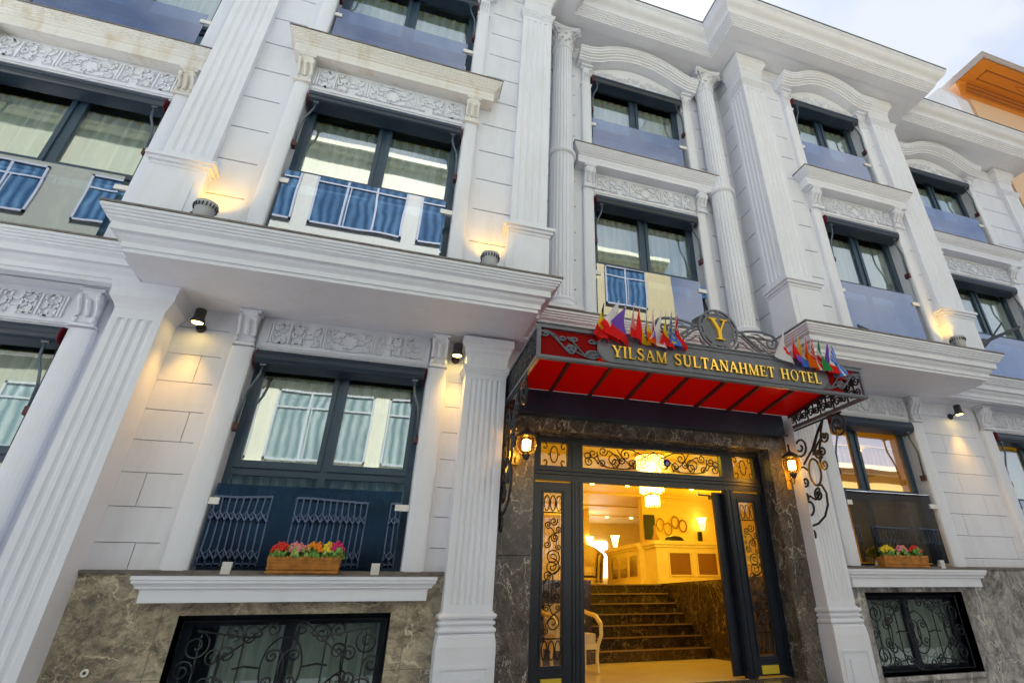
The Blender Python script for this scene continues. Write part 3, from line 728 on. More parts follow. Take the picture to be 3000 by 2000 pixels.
# ---- windows
def curtain(x0, x1, z0, z1, y, parent, mat=None, seed=0, name='curtain'):
    mb = MB(); mb.smooth = True; n = int((x1-x0)*70); rnd = random.Random(seed); ph = [rnd.random()*6 for _ in range(4)]
    f = 2*pi/.16
    def fn(u, v):
        x = x0+(x1-x0)*u; a = .048*sin(f*x+ph[0]+1.2*sin(2.3*x+ph[1]))+.018*sin(2.7*f*x+ph[2]); return (x+.02*sin(9*x+ph[3])*(1-v), y+a*(1.1-.3*v), z0+(z1-z0)*v)
    mb.grid(fn, n, 3); mb.build(name, mat or CURT, parent, recalc=False)
def window(w, zb, zt, y, rail, kind='curtain', seed=0, mull=.5, open_leaf=False):
    x0, x1 = w; fy = y+.19; m = MB(); d = .07; fr = .075
    m.box(x0, x0+fr, fy, fy+d, zb, zt); m.box(x1-fr, x1, fy, fy+d, zb, zt); m.box(x0, x1, fy+.001, fy+d-.001, zt-fr, zt); m.box(x0, x1, fy+.001, fy+d-.001, zb, zb+fr)
    xm = x0+(x1-x0)*mull; m.box(xm-.035, xm+.035, fy+.002, fy+d, zb, zt)
    m.box(x0, x1, fy+.003, fy+d-.003, rail-.05, rail+.03)
    o = m.build('window', NAVYL, hotel)
    s = .055
    for a, b in ((x0+fr, xm-.035), (xm+.035, x1-fr)):      # opening leaves above the rail
        q = MB(); ys = fy-.022; z0, z1 = rail+.03, zt-fr
        q.box(a, a+s, ys, ys+.05, z0, z1); q.box(b-s, b, ys, ys+.05, z0, z1); q.box(a+s, b-s, ys, ys+.05, z0, z0+s+.03); q.box(a+s, b-s, ys, ys+.05, z1-s, z1)
        if open_leaf and a < xm-.2: pass
        q.build('sash', NAVYL, o)
    for a, b in ((x0+fr, xm-.035), (xm+.035, x1-fr)):
        g = MB(); g.box(a+s, b-s, fy+.02, fy+.026, rail+.03+s+.03, zt-fr-s); g.build('pane', PANEH if kind == 'lobby' else PANE, o)
        g = MB(); g.box(a, b, fy+.03, fy+.036, zb+fr, rail-.05); g.build('pane', PANEH if kind == 'lobby' else PANE, o)
    if kind != 'lobby':
        curtain(x0+.05, x1-.05, zb+.02, zt-.22, y+.34, o, seed=seed)
        curtain(x0-.02, x0+.28, zb+.02, zt-.22, y+.42, o, CURTY, seed+5, 'drape'); curtain(x1-.28, x1+.02, zb+.02, zt-.22, y+.42, o, CURTY, seed+6, 'drape')
        t = MB(); t.box(x0, x1, y+.33, y+.46, zt-.22, zt-.20); t.build('curtain_rail', LWALL, o)
    return o
def guard(w, zb, zt, y, bottom=False):
    x0, x1 = w; g = MB(); g.box(x0+.035, x1-.10, y, y+.012, zb, zt); o = g.build('glass_guard', GUARD, hotel)
    for x in (x0, x1-.16):
        c = MB(); c.box(x, x+.10 if x == x0 else x+.16, y-.018, y+.03, zt-.22, zt-.15); c.build('clip', CLIP, o)
    if bottom:
        for x in (x0+.30, x1-.32):
            c = MB(); c.box(x, x+.09, y-.025, y+.035, zb-.075, zb+.045); c.build('clip', CLIP, o)
k = 0
for w, y in ((WA, UW), (WB, FW), (WC, UW), (WD, FW), (WE, UW)):
    window(w, 5.21, H1, y, 6.47, seed=k); window(w, 8.71, H2, y, 9.62, seed=k+3, open_leaf=(w is WC)); k += 10
    guard(w, 5.26, 6.42, y-.01); guard(w, 8.76, 9.80, y-.01)
window(GA, 1.81, 4.32, GW, 2.90, seed=91); window(GB, 1.81, 4.32, GW, 2.90, seed=92); window(GD, 1.93, 4.32, GW, 3.02, 'lobby', mull=.38); window(GE, 1.93, 4.32, GW, 3.02, seed=94)
for w, zb, zt in ((GA,1.87,2.70),(GB,1.87,2.70),(GD,2.0,3.05),(GE,2.0,3.05)): guard(w, zb, zt, GW-.07, True)

# ---- basement windows with scrolled grilles
def grille_mesh(x0, x1, z0, z1, y):
    m = MB(); r = .010; cx = (x0+x1)/2
    m.tube([(x0,y,z0),(x1,y,z0),(x1,y,z1),(x0,y,z1)], .016, 4, close=True)
    for i in range(9):
        x = x0+(x1-x0)*(i+1)/10
        if abs(x-cx) > .2: m.tube([(x,y,z0+.12),(x,y,z1-.12)], .009, 5)
    m.tube(xz(ring_pts(cx, (z0+z1)/2, .19, .27, 26), y-.01), r, 5, close=True)
    hw = (x1-x0)/2; hh = (z1-z0)/2; cz = (z0+z1)/2
    P = lambda pts, o=.015: m.tube(xz([(cx+s*u, cz+v) for u, v in pts], y-o), r, 5)
    for s in (-1, 1):
        P(join(sp(.10,.10,.06,pi*.6,1), sp(.10,-.12,.06,-pi*.6,-1), 1.2))
        P(join(sp(.34,hh-.14,.10,pi*.9,1), sp(hw-.17,hh-.22,.13,pi*.5,-1,1.6), .9)); P(join(sp(.30,-hh+.13,.09,pi*1.1,-1), sp(hw-.17,-hh+.20,.13,-pi*.5,1,1.6), .9))
        P(join(sp(.14,hh-.09,.07,pi*.2,-1), sp(.52,hh-.30,.08,0,-1), 1.0), .02); P(join(sp(.14,-hh+.08,.07,-pi*.2,1), sp(.55,-hh+.30,.08,pi*.1,1), 1.0), .02)
        P(sp(.50,hh-.11,.085,pi*1.4,1,1.5)); P(sp(.56,-hh+.10,.08,pi*.4,-1,1.5)); P([(.20,0),(.34,.02),(.44,.0)]); P(sp(hw-.10,0,.09,pi,1,1.5))
        P(join(sp(hw-.34,.10,.07,pi*.5,1), sp(hw-.32,-.12,.07,-pi*.4,-1), 1.1))
    return m
for x0, x1, z0, z1, sd in ((-1.75, .26, .5, 1.43, 61), (6.88, 8.80, .57, 1.60, 62), (11.0, 12.9, .57, 1.60, 63)):
    m = MB(); fy = GW+.17; cx = (x0+x1)/2; f = .09
    m.box(x0, x1, fy, fy+.07, z1-.10, z1); m.box(x0, x1, fy, fy+.07, z0, z0+f); m.box(x0, x0+f, fy, fy+.07, z0+f, z1-.1); m.box(x1-f, x1, fy, fy+.07, z0+f, z1-.1); m.box(cx-.05, cx+.05, fy, fy+.07, z0+f, z1-.1)
    o = m.build('basement_window', NAVYD, hotel)
    for a, b in ((x0+f, cx-.05), (cx+.05, x1-f)):
        g = MB(); g.box(a, b, fy+.03, fy+.036, z0+f, z1-.1); g.build('pane', PANE, o)
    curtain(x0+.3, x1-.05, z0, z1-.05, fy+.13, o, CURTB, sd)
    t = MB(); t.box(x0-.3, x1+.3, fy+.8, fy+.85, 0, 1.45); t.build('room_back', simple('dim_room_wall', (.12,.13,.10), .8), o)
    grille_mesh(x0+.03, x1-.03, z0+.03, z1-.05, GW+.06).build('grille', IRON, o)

# ================================================================== ENTRANCE DOOR
DY = 7.44
m = MB()
def bars(mb, lst, y0, y1):
    for a, b, c, d in lst: mb.box(a, b, y0, y1, c, d)
m = MB()
bars(m, [(1.83,1.93,.6,3.61),(5.57,5.63,.6,3.61),(2.46,2.62,.6,3.61),(4.92,5.07,.6,3.61)], DY, DY+.10)
bars(m, [(1.93,2.46,3.53,3.61),(2.62,4.92,3.53,3.61),(5.07,5.57,3.53,3.61),(1.93,2.46,3.00,3.20),(2.62,4.92,3.00,3.20),(5.07,5.57,3.00,3.20)], DY+.005, DY+.095)
bars(m, [(1.84,5.62,3.555,3.575),(1.84,5.62,3.08,3.10),(1.84,5.62,3.13,3.145)], DY-.02, DY+.01)
for x in (2.50, 2.56, 4.94, 5.01): m.box(x, x+.018, DY-.012, DY+.01, .6, 3.0)
m.box(1.85, 1.87, DY-.02, DY+.01, .6, 3.5); m.box(5.595, 5.61, DY-.02, DY+.01, .6, 3.5)
for a, b in ((1.93,2.0),(2.40,2.46),(5.07,5.14),(5.52,5.57)): m.box(a, b, DY+.01, DY+.09, 3.20, 3.53)
door = m.build('entrance_door', NAVYD, hotel)
def sidepanel(x0, x1, gx0, gx1):
    p = MB(); y = DY+.02; y1 = DY+.07
    bars(p, [(x0,gx0,.62,2.98),(gx1,x1,.62,2.98),(gx0,gx1,2.84,2.98),(gx0,gx1,.62,.84)], y, y1)
    bars(p, [(gx0-.03,gx1+.03,2.86,2.88),(gx0-.03,gx1+.03,.80,.815),(gx0-.03,gx1+.03,.74,.752)], y-.015, y+.002)
    bars(p, [(gx0-.03,gx0-.018,.80,2.88),(gx1+.018,gx1+.03,.80,2.88)], y-.014, y+.002)
    o = p.build('side_panel', NAVYD, door)
    g = MB(); g.box(gx0, gx1, y+.03, y+.036, .84, 2.84); g.build('pane', PANED, o)
    s = MB(); cx = (gx0+gx1)/2; w = gx1-gx0; yy = y-.004; r = .0075
    for i, f in enumerate((0, 1, 2)):      # vertical ovals at foot and head
        for z in (1.0, 2.70):
            s.tube(xz(ring_pts(gx0+w*(.17+.33*f), z, w*.14, .10, 16), yy), r, 4, close=True)
    h0, h1 = 1.13, 2.57; U = lambda pts, o=0: s.tube(xz([(gx0+u*w, h0+v*(h1-h0)) for u, v in pts], yy-o), r, 4)
    def spw(cu, cv, ru, a, d, t=1.5): q = sp(0, 0, 1, a, d, t, 22); return [(cu+ru*x, cv+ru*w/(h1-h0)*z) for x, z in q]
    U(join(spw(.55,.11,.36,pi*.5,1,1.6), spw(.20,.33,.16,-pi*.2,-1), .8)); U(join(spw(.18,.05,.15,pi*.4,1), spw(.80,.22,.14,-pi*.5,-1), .9), .006)
    U(join(spw(.72,.31,.22,pi,-1), spw(.28,.47,.24,0,-1), 1.1)); U(join(spw(.22,.22,.17,pi*.2,-1), spw(.80,.40,.14,pi*1.2,1), 1.0), .006)
    U(spw(.50,.545,.40,pi*.5,1,1.9)); U(spw(.52,.625,.40,-pi*.5,-1,1.9)); U([(.05,.40),(.30,.47),(.85,.52),(.92,.55)], .006)
    U(join(spw(.22,.73,.18,pi*.3,1), spw(.80,.86,.16,-pi*.6,-1), 1.0)); U(join(spw(.80,.71,.15,pi*.8,-1), spw(.25,.90,.18,-pi*.3,1), 1.0), .006); U(spw(.55,.93,.22,pi*.2,1,1.5)); U(spw(.62,.79,.20,pi*.9,-1,1.5))
    s.tube(xz([(gx0,1.12),(gx1,1.12)], yy), r, 4); s.tube(xz([(gx0,2.58),(gx1,2.58)], yy), r, 4)
    s.build('scroll_grille', IRON, o)
    b = MB(); b.box(gx0, gx1, y-.012, y, .615 if x0 < 3 else .64, .715 if x0 < 3 else .74); b.build('brass_plaque', BRASSP, o)
sidepanel(1.93, 2.46, 2.06, 2.32); sidepanel(5.07, 5.57, 5.15, 5.42)
g = MB()
for a, b in ((2.0,2.40),(2.62,4.92),(5.14,5.52)): g.box(a, b, DY+.055, DY+.06, 3.20, 3.53)
g.build('transom_pane', PANED, door)
s = MB(); yy = DY+.03; r = .0085
def tscroll(x0, x1):
    cx = (x0+x1)/2; w = x1-x0
    if w < 1:
        s.tube(xz(ring_pts(cx, 3.365, .055, .115, 18), yy), r, 5, close=True)
        for d in (-1, 1):
            s.tube(xz(scroll_pts((cx+d*.15,3.26), (cx+d*.15,3.47), 'C', 1.1, flip=d), yy), r, 5)
            s.tube(xz([(cx+d*.055,3.365),(cx+d*.085,3.365)], yy), r, 5)
    else:
        for d in (-1, 1):
            q = lambda a, b, c, e, kd, f, t=1.2: s.tube(xz(scroll_pts((cx+d*a, b), (cx+d*c, e), kd, t, flip=f*d), yy), r, 5)
            U = lambda pts: s.tube(xz([(cx+d*u, 3.21+v*.31) for u, v in pts], yy), r, 5)
            def sw(cu, cv, ru, a, dd, t=1.4): return [(cu+ru*x, cv+ru*z/.31) for x, z in sp(0, 0, 1, a, dd, t, 20)]
            U(join(sw(.17,.40,.10,pi*.5,-1,1.5), sw(.46,.72,.085,pi*.6,1), 1.2)); U(join(sw(.36,.30,.07,pi*1.2,1), sw(.62,.28,.07,-pi*.3,-1), .9))
            U(join(sw(.66,.42,.12,-pi*.4,1,1.5), sw(.98,.66,.07,pi*.9,-1), 1.1)); U(join(sw(.82,.80,.07,pi,-1), sw(.52,.45,.06,0,1), 1.0))
            U(join(sw(1.04,.28,.07,pi*.6,1), sw(.84,.22,.055,0,-1), 1.0)); U([(.0,.95),(.10,.75),(.30,.45),(.42,.08)]); U([(.30,.05),(.50,.50),(.60,.95)])
            U(ring_pts(1.06,.55,.05,.14,12)+[(1.11,.55)])
for a, b in ((2.0,2.40),(2.62,4.92),(5.14,5.52)): tscroll(a, b)
s.build('transom_grille', IRON, door)
m = MB(); m.box(4.82, 5.10, DY+.12, DY+.165, .62, 2.98); m.box(4.78, 4.82, DY+.12, DY+.17, .62, 2.98)
dl = m.build('door_leaf', NAVYD, door)
m = MB(); m.tube([(4.52,DY+.10,2.96),(4.56,DY+.2,2.95),(4.80,DY+.24,2.95)], .012, 5); m.box(4.80, 4.86, DY+.17, DY+.30, 2.90, 2.95); m.build('door_closer', STEEL, dl)
m = MB(); m.box(1.80, 5.66, GW-.35, DY+.3, .42, .595); m.box(1.6, 5.6, GW-.75, GW-.35, .25, .42); m.box(1.4, 5.8, GW-1.15, GW-.75, 0, .21); m.build('entrance_step', MARBD, hotel)

# ================================================================== LOBBY
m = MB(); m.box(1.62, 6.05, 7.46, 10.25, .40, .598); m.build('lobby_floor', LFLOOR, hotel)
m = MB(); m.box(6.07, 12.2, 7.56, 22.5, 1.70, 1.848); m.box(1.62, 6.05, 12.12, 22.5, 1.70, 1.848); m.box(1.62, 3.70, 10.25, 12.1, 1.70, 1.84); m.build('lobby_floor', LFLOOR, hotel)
m = MB(); m.box(1.5, 12.4, 7.56, 22.5, 4.40, 4.5)
for k in range(6): m.box(1.62, 12.2, 9.2+2.2*k, 9.32+2.2*k, 4.36, 4.40)
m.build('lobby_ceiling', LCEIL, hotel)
m = MB(); m.box(1.5, 1.62, 7.56, 22.5, .4, 4.4); m.box(12.2, 12.35, 7.56, 22.5, 1.7, 4.4); m.box(1.5, 12.4, 22.5, 22.6, 1.7, 4.4); m.box(7.75, 12.2, 16.3, 16.4, 1.85, 4.4)
m.box(7.62, 7.86, 16.16, 16.42, 1.85, 4.4); m.box(3.9, 4.2, 17.5, 17.8, 1.85, 4.4); m.box(6.6,6.9,19,19.3,1.85,4.4)
m.box(7.86, 12.2, 16.22, 16.3, 4.2, 4.4); m.box(7.86, 12.2, 16.26, 16.3, 2.75, 2.80)
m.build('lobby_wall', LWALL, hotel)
m = MB()
for k in range(7): m.box(3.72, 6.03, 10.25+.3*k, 12.4, .6+.1785*k, .6+.1785*(k+1)-.02); m.box(3.72, 6.03, 10.265+.3*k, 12.4, .6+.1785*(k+1)-.02, .6+.1785*(k+1))
st = m.build('lobby_stairs', LDARK, hotel)
for k in range(7):
    m = MB(); m.box(3.721, 6.029, 10.225+.3*k, 10.262+.3*k, .6+.1785*(k+1)-.022, .6+.1785*(k+1)+.002); m.build('nosing_highlight', NOSE, st)  # step edge drawn as a pale strip for its highlight
m = MB(); m.box(6.05, 6.16, 7.6, 12.6, .6, 1.86); m.box(1.64, 3.70, 10.15, 10.26, .6, 1.86); m.build('stair_wall', LDARK, hotel)
# reception counter
cb = empty('reception_counter', (6.9, 12.9, 1.85), 'ivory reception counter with inset panels at the top of the stairs', 'counter')
m = MB(); m.box(6.10, 7.95, 12.3, 12.9, 1.85, 2.62); m.box(5.95, 6.45, 12.9, 15.0, 1.85, 2.62)
m.box(6.02, 8.0, 12.24, 12.96, 2.68, 2.76); m.box(5.88, 6.52, 12.96, 15.05, 2.68, 2.76); m.box(6.06, 7.97, 12.27, 12.9, 2.62, 2.68); m.box(5.92, 6.48, 12.9, 15.0, 2.62, 2.68); m.box(6.04, 7.98, 12.26, 12.9, 1.85, 1.95)
m.build('counter_body', IVORY, cb)
for a, b in ((6.42,6.95),(7.15,7.65)):
    m = MB(); m.box(a, b, 12.285, 12.30, 2.05, 2.5); m.build('inset_panel', BROWNP, cb)
    m = MB(); bars(m, [(a-.03,a,2.02,2.53),(b,b+.03,2.02,2.53),(a,b,2.5,2.53),(a,b,2.02,2.05)], 12.27, 12.30); m.build('panel_frame', IVORY, cb)
for y0 in (13.05, 13.65, 14.25):
    m = MB(); m.box(5.93, 5.95, y0, y0+.42, 2.05, 2.5); m.build('mirror_panel', MIRR, cb)
# bar stool like tufted chair right of the counter
def simple_parts(root, items):
    for nm, mat, fn in items:
        q = MB(); fn(q); q.build(nm, mat, root)
ch = empty('tufted_armchair', (8.05, 11.6, 1.85), 'tufted ivory armchair beside the reception counter, right of the stairs', 'armchair')
def tuft(q):
    q.smooth = True
    for i in range(5):
        for j in range(4): q.sphere((7.72+i*.15, 11.88-.01*j, 2.52+.13*j), .085, 8, 6, (1,.6,1))
    q.smooth = False; q.box(7.65, 8.42, 11.9, 12.0, 2.4, 3.02)
simple_parts(ch, [('backrest', UPH, tuft), ('seat', UPH, lambda q: q.box(7.66, 8.42, 11.35, 11.9, 2.28, 2.42)),
  ('frame', IVORY, lambda q: (q.box(7.6, 8.48, 11.3, 11.95, 2.22, 2.29), [q.box(x, x+.05, y, y+.05, 1.85, 2.22) for x in (7.62, 8.0, 8.4) for y in (11.32, 11.88)], q.box(7.6, 8.48, 11.3, 11.36, 2.40, 2.45)))])
def wing_chair(x, y, z, lab):
    r = empty('wing_chair', (x, y, z), lab, 'armchair', 'curved wing chairs on the upper lobby floor')
    def shell(q):
        q.smooth = True
        def fn(u, v):
            a = -2.4+4.8*u; h = .42+.42*cos(a/2)**2; R = .34+.05*v
            return (x+R*sin(a), y+R*cos(a)*1.0, z+.22+h*v)
        q.grid(fn, 20, 5)
        def fn2(u, v):
            a = -2.4+4.8*u; h = .42+.42*cos(a/2)**2; R = .42+.05*v
            return (x+R*sin(a), y+R*cos(a), z+.12+(h+.1)*v)
        q.grid(fn2, 20, 5)
    simple_parts(r, [('shell', UPH, shell), ('seat', UPH, lambda q: q.lathe([(.33,.25),(.36,.33),(.34,.44),(.2,.46)], x, y, z, 20)), ('base', IVORY, lambda q: q.lathe([(.3,0),(.32,.12),(.38,.2)], x, y, z, 16))])
wing_chair(5.02, 14.4, 1.85, 'curved cream wing chair at the left end of the reception counter')
wing_chair(5.48, 15.3, 1.85, 'curved cream wing chair close against the mirrored side of the counter')
ac = empty('armchair', (3.0, 9.2, .6), 'ivory framed armchair with yellow seat in the lobby left of the stairs', 'armchair')
def arm_frame(q):
    for x in (3.32, 2.62):
        q.tube([(x,8.85,.6),(x-.01,8.87,.80),(x,8.85,.95)], .028, 6); q.tube([(x,9.45,.6),(x,9.43,.95)], .026, 6)
        q.tube([(x,8.85,.95),(x+.05,8.83,1.08),(x+.06,8.86,1.22),(x+.02,8.98,1.33),(x-.02,9.2,1.36),(x-.03,9.45,1.40)], .032, 8)
    q.box(2.62, 3.34, 8.83, 9.47, .90, .97)
simple_parts(ac, [('frame', IVORY, arm_frame), ('seat', UPH, lambda q: q.box(2.66, 3.29, 8.86, 9.42, .97, 1.10)),
   ('backrest', UPH, lambda q: q.add([(2.66,9.35,1.1),(3.29,9.35,1.1),(3.27,9.5,1.5),(2.68,9.5,1.5),(2.66,9.45,1.1),(3.29,9.45,1.1),(3.27,9.58,1.5),(2.68,9.58,1.5)], [(0,1,2,3),(4,7,6,5),(0,4,5,1),(1,5,6,2),(2,6,7,3),(3,7,4,0)])),
   ('cushion', simple('golden_cushion', (.75,.50,.10), .6), lambda q: q.sphere((3.05, 9.2, 1.25), .2, 10, 8, (1,.45,.8)))])
# chandelier
cl = empty('chandelier', (5.45, 11.0, 4.4), 'tiered crystal chandelier hanging over the lobby stairs', 'chandelier')
def strands(R, z0, z1, n, q, var=0):
    for i in range(n):
        a = 2*pi*i/n; zb = z0+var*sin(a*2); q.tube([(5.45+R*cos(a), 11+R*sin(a), zb), (5.45+R*cos(a), 11+R*sin(a), z1)], .009, 4)
q = MB(); q.lathe([(.30,4.33),(.32,4.36),(.32,4.4)], 5.45, 11, 0, 20); q.tube([(5.45,11,3.4),(5.45,11,4.4)], .012, 5); q.lathe([(.27,3.80),(.27,3.83)], 5.45, 11, 0, 20); q.lathe([(.16,3.50),(.17,3.53)], 5.45, 11, 0, 16); q.build('frame', GOLD, cl)
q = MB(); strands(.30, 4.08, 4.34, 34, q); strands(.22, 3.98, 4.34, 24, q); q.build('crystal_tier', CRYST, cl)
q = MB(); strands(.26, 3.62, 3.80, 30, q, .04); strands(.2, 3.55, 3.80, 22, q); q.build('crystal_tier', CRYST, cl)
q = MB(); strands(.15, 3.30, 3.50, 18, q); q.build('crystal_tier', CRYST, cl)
q = MB(); q.smooth = True
for z, r, s in ((4.12,.13,.8),(3.70,.13,.7),(3.42,.12,.8)): q.sphere((5.45, 11, z), r, 12, 8, (1,1,s))
q.build('bulb', LAMPW, cl)
def sconce(x, y, z, lab):
    r = empty('wall_sconce', (x, y, z), lab, 'wall lamp', 'crystal sconces in the lobby')
    q = MB(); q.lathe([(.02,-.12),(.09,-.05),(.15,.04),(.16,.06)], x, y, z, 14); q.build('lamp_shade', SHADE, r)
    q = MB(); [q.tube([(x+.13*cos(a*pi/6), y+.13*sin(a*pi/6), z+.02), (x+.05*cos(a*pi/6), y+.05*sin(a*pi/6), z-.30)], .008, 4) for a in range(12)]; q.build('crystal_strand', CRYST, r)
    q = MB(); q.box(x-.03, x+.03, y, y+.14, z-.04, z+.02); q.build('bracket', GOLD, r)
sconce(9.65, 16.1, 3.78, 'lit crystal sconce on the wall right of the ring ornaments')
sconce(7.65, 18.5, 3.45, 'lit crystal sconce beside the dark screen behind the counter')
sconce(6.9, 19.0, 3.45, 'lit crystal sconce in front of the bright far window')
sconce(5.6, 17.4, 3.1, 'lit crystal sconce at the left edge of the door opening')
rg = empty('ring_ornament', (8.8, 16.25, 3.6), 'row of linked metal rings mounted on the lobby wall', 'wall ornament')
for i, (x, z) in enumerate(((7.95,3.42),(8.24,3.62),(8.50,3.50),(8.76,3.70),(9.02,3.60))):
    q = MB(); q.tube(xz(ring_pts(x, z, .13, .17, 20), 16.2), .022, 6, close=True); q.build('ring', simple('bronze_ring', (.30,.15,.06), .35, .6), rg)
tv = MB(); tv.box(7.55, 7.90, 15.9, 15.95, 3.15, 3.85); tag(tv.build('wall_screen', BLACKP), 'dark screen standing behind the reception counter', 'screen')
tp = MB(); tp.box(9.55, 9.68, 16.2, 16.26, 3.05, 3.45); tag(tp.build('wall_telephone', BLACKP), 'small black wall telephone below the lobby sconce', 'telephone')
vs = MB(); vs.smooth = True; vs.lathe([(.06,0),(.09,.05),(.04,.18),(.025,.32),(.035,.36)], 6.25, 12.6, 2.76, 14); tag(vs.build('flower_vase', simple('amber_vase', (.45,.22,.05), .2)), 'slender vase standing on the counter corner', 'vase')
bg = MB(); bg.smooth = True; bg.sphere((6.75,12.6,2.80), .2, 12, 8, (1.3,.6,.55)); tag(bg.build('black_bag', BLACKP), 'rounded black bag lying on the reception counter', 'bag')
fw = MB(); fw.box(7.9, 8.9, 22.42, 22.47, 2.4, 3.7); fw.build('far_window', emit('daylit_far_window', (.95,1,1), 1.5), hotel)
dl_ = []
for i, (x, y) in enumerate(((5.3,14.3),(6.35,14.3),(8.35,14.3),(9.3,14.2),(7.2,20.3),(8.1,20.3),(9.1,20.3),(2.6,9.3),(4.2,9.3),(3.2,13.5),(8.0,9.0),(9.6,9.2),(7.4,9.1))):
    q = MB(); q.lathe([(.055,0),(.06,.02)], x, y, 4.335, 14)
    o = q.build('ceiling_downlight', LAMPW); tag(o, 'small round downlight glowing in the lobby ceiling', 'ceiling light', 'downlights in the lobby ceiling')

def plight(x, y, z, e, col=(1,.70,.03), r=.15, spot=None, rot=None, blend=.6):
    l = bpy.data.lights.new('lamp_light', 'SPOT' if spot else 'POINT'); l.energy = e; l.color = col; l.shadow_soft_size = r
    if spot: l.spot_size = spot; l.spot_blend = blend
    o = bpy.data.objects.new('lamp_light', l); o.location = (x, y, z)
    if rot: o.rotation_euler = rot
    C.objects.link(o); return o
for x, y, z, e in ((5.45,10.6,3.3,150),(3.6,9.2,3.9,70),(7.2,13.8,3.7,150),(9.0,14.6,3.6,90),(6.5,19.5,3.7,150),(3.2,14.5,3.6,110),(8.2,9.6,3.7,80)): plight(x, y, z, e*.135)

# ================================================================== CANOPY
cx0, cx1, cy0, cz0, cz1 = 1.37, 6.03, 5.39, 3.90, 4.33
cano = empty('entrance_canopy', (3.7, 7.1, 3.9), 'wrought iron entrance canopy with red roof panels and gold lettered name board', 'canopy')
m = MB(); t = .045
for z in (cz0, cz1-t): m.box(cx0, cx1, cy0, cy0+t, z, z+t); m.box(cx0, cx0+t, cy0+t, 7.15, z+.001, z+t-.001); m.box(cx1-t, cx1, cy0+t, 7.15, z+.001, z+t-.001)
for x in (cx0, cx1-t): m.box(x+.001, x+t-.001, cy0+.001, cy0+t-.001, cz0+t, cz1-t)
m.box(cx0-.012, cx1+.012, cy0-.015, cy0+.03, cz1, cz1+.018); m.box(cx0, cx1, cy0-.008, cy0, cz0+.01, cz0+.022)
m.build('frame', IRONG, cano)
def sheet_z(y): return 4.305-(y-5.44)*.12
m = MB(); ys, ye = 5.44, 6.97
m.add([(cx0+.04,ys,sheet_z(ys)),(cx1-.04,ys,sheet_z(ys)),(cx1-.04,ye,sheet_z(ye)),(cx0+.04,ye,sheet_z(ye)),(cx0+.04,ys,sheet_z(ys)+.012),(cx1-.04,ys,sheet_z(ys)+.012),(cx1-.04,ye,sheet_z(ye)+.012),(cx0+.04,ye,sheet_z(ye)+.012)], [(0,3,2,1),(4,5,6,7),(0,1,5,4),(1,2,6,5),(2,3,7,6),(3,0,4,7)])
m.build('roof_panel', RED, cano)
m = MB()
for i in range(9):
    x = cx0+.04+(cx1-cx0-.08)*i/8
    m.add([(x-.02,ys,sheet_z(ys)-.045),(x+.02,ys,sheet_z(ys)-.045),(x+.02,ye,sheet_z(ye)-.045),(x-.02,ye,sheet_z(ye)-.045),(x-.02,ys,sheet_z(ys)-.002),(x+.02,ys,sheet_z(ys)-.002),(x+.02,ye,sheet_z(ye)-.002),(x-.02,ye,sheet_z(ye)-.002)], [(0,3,2,1),(4,5,6,7),(0,1,5,4),(1,2,6,5),(2,3,7,6),(3,0,4,7)])
m.build('roof_rib', simple('dark_red_rib', (.06,.008,.008), .5), cano)
m = MB(); m.box(1.58, 5.86, 6.97, 7.14, 3.79, 4.115); m.box(1.55, 5.89, 6.95, 6.97, 3.78, 3.80); m.build('shutter_box', NAVY, cano)
# name board: stadium plate
m = MB(); bx0, bx1, bz0, bz1 = 2.10, 5.40, cz0+.05, cz1-.05; R = (bz1-bz0)/2; zc = (bz0+bz1)/2
poly = [(bx0+R-R*sin(a), zc+R*cos(a)) for a in [pi*i/12 for i in range(13)]]+[(bx1-R+R*sin(a), zc-R*cos(a)) for a in [pi*i/12 for i in range(13)]]
m.tri_prism(poly, cy0-.002, cy0+.03, 'y'); board = m.build('name_board', IRONG, cano)
m = MB(); m.tube([(p[0], cy0-.006, p[1]) for p in poly], .008, 4, close=True); m.build('board_edge', IRONG, board)
# serif glyphs (unit cap height)
def dg(x0, z0, x1, z1, w): return [(x0, z0), (x0+w, z0), (x1+w, z1), (x1, z1)]
def rc(x0, x1, z0, z1): return [(x0, z0), (x1, z0), (x1, z1), (x0, z1)]
def sf(x, w, top=True, bot=True):
    r = [rc(x, x+w, 0, 1)]
    if bot: r.append(rc(x-.08, x+w+.08, 0, .055))
    if top: r.append(rc(x-.08, x+w+.08, .945, 1))
    return r
def ribbon(pts, wf):
    r = []; n = len(pts)
    def nrm(i):
        a = pts[max(0, i-1)]; b = pts[min(n-1, i+1)]; dx, dz = b[0]-a[0], b[1]-a[1]; l = sqrt(dx*dx+dz*dz) or 1; return (-dz/l, dx/l)
    for i in range(n-1):
        n0, n1 = nrm(i), nrm(i+1); w0, w1 = wf(i/(n-1))/2, wf((i+1)/(n-1))/2; p, q = pts[i], pts[i+1]
        r.append([(p[0]-n0[0]*w0, p[1]-n0[1]*w0), (q[0]-n1[0]*w1, q[1]-n1[1]*w1), (q[0]+n1[0]*w1, q[1]+n1[1]*w1), (p[0]+n0[0]*w0, p[1]+n0[1]*w0)])
    return r
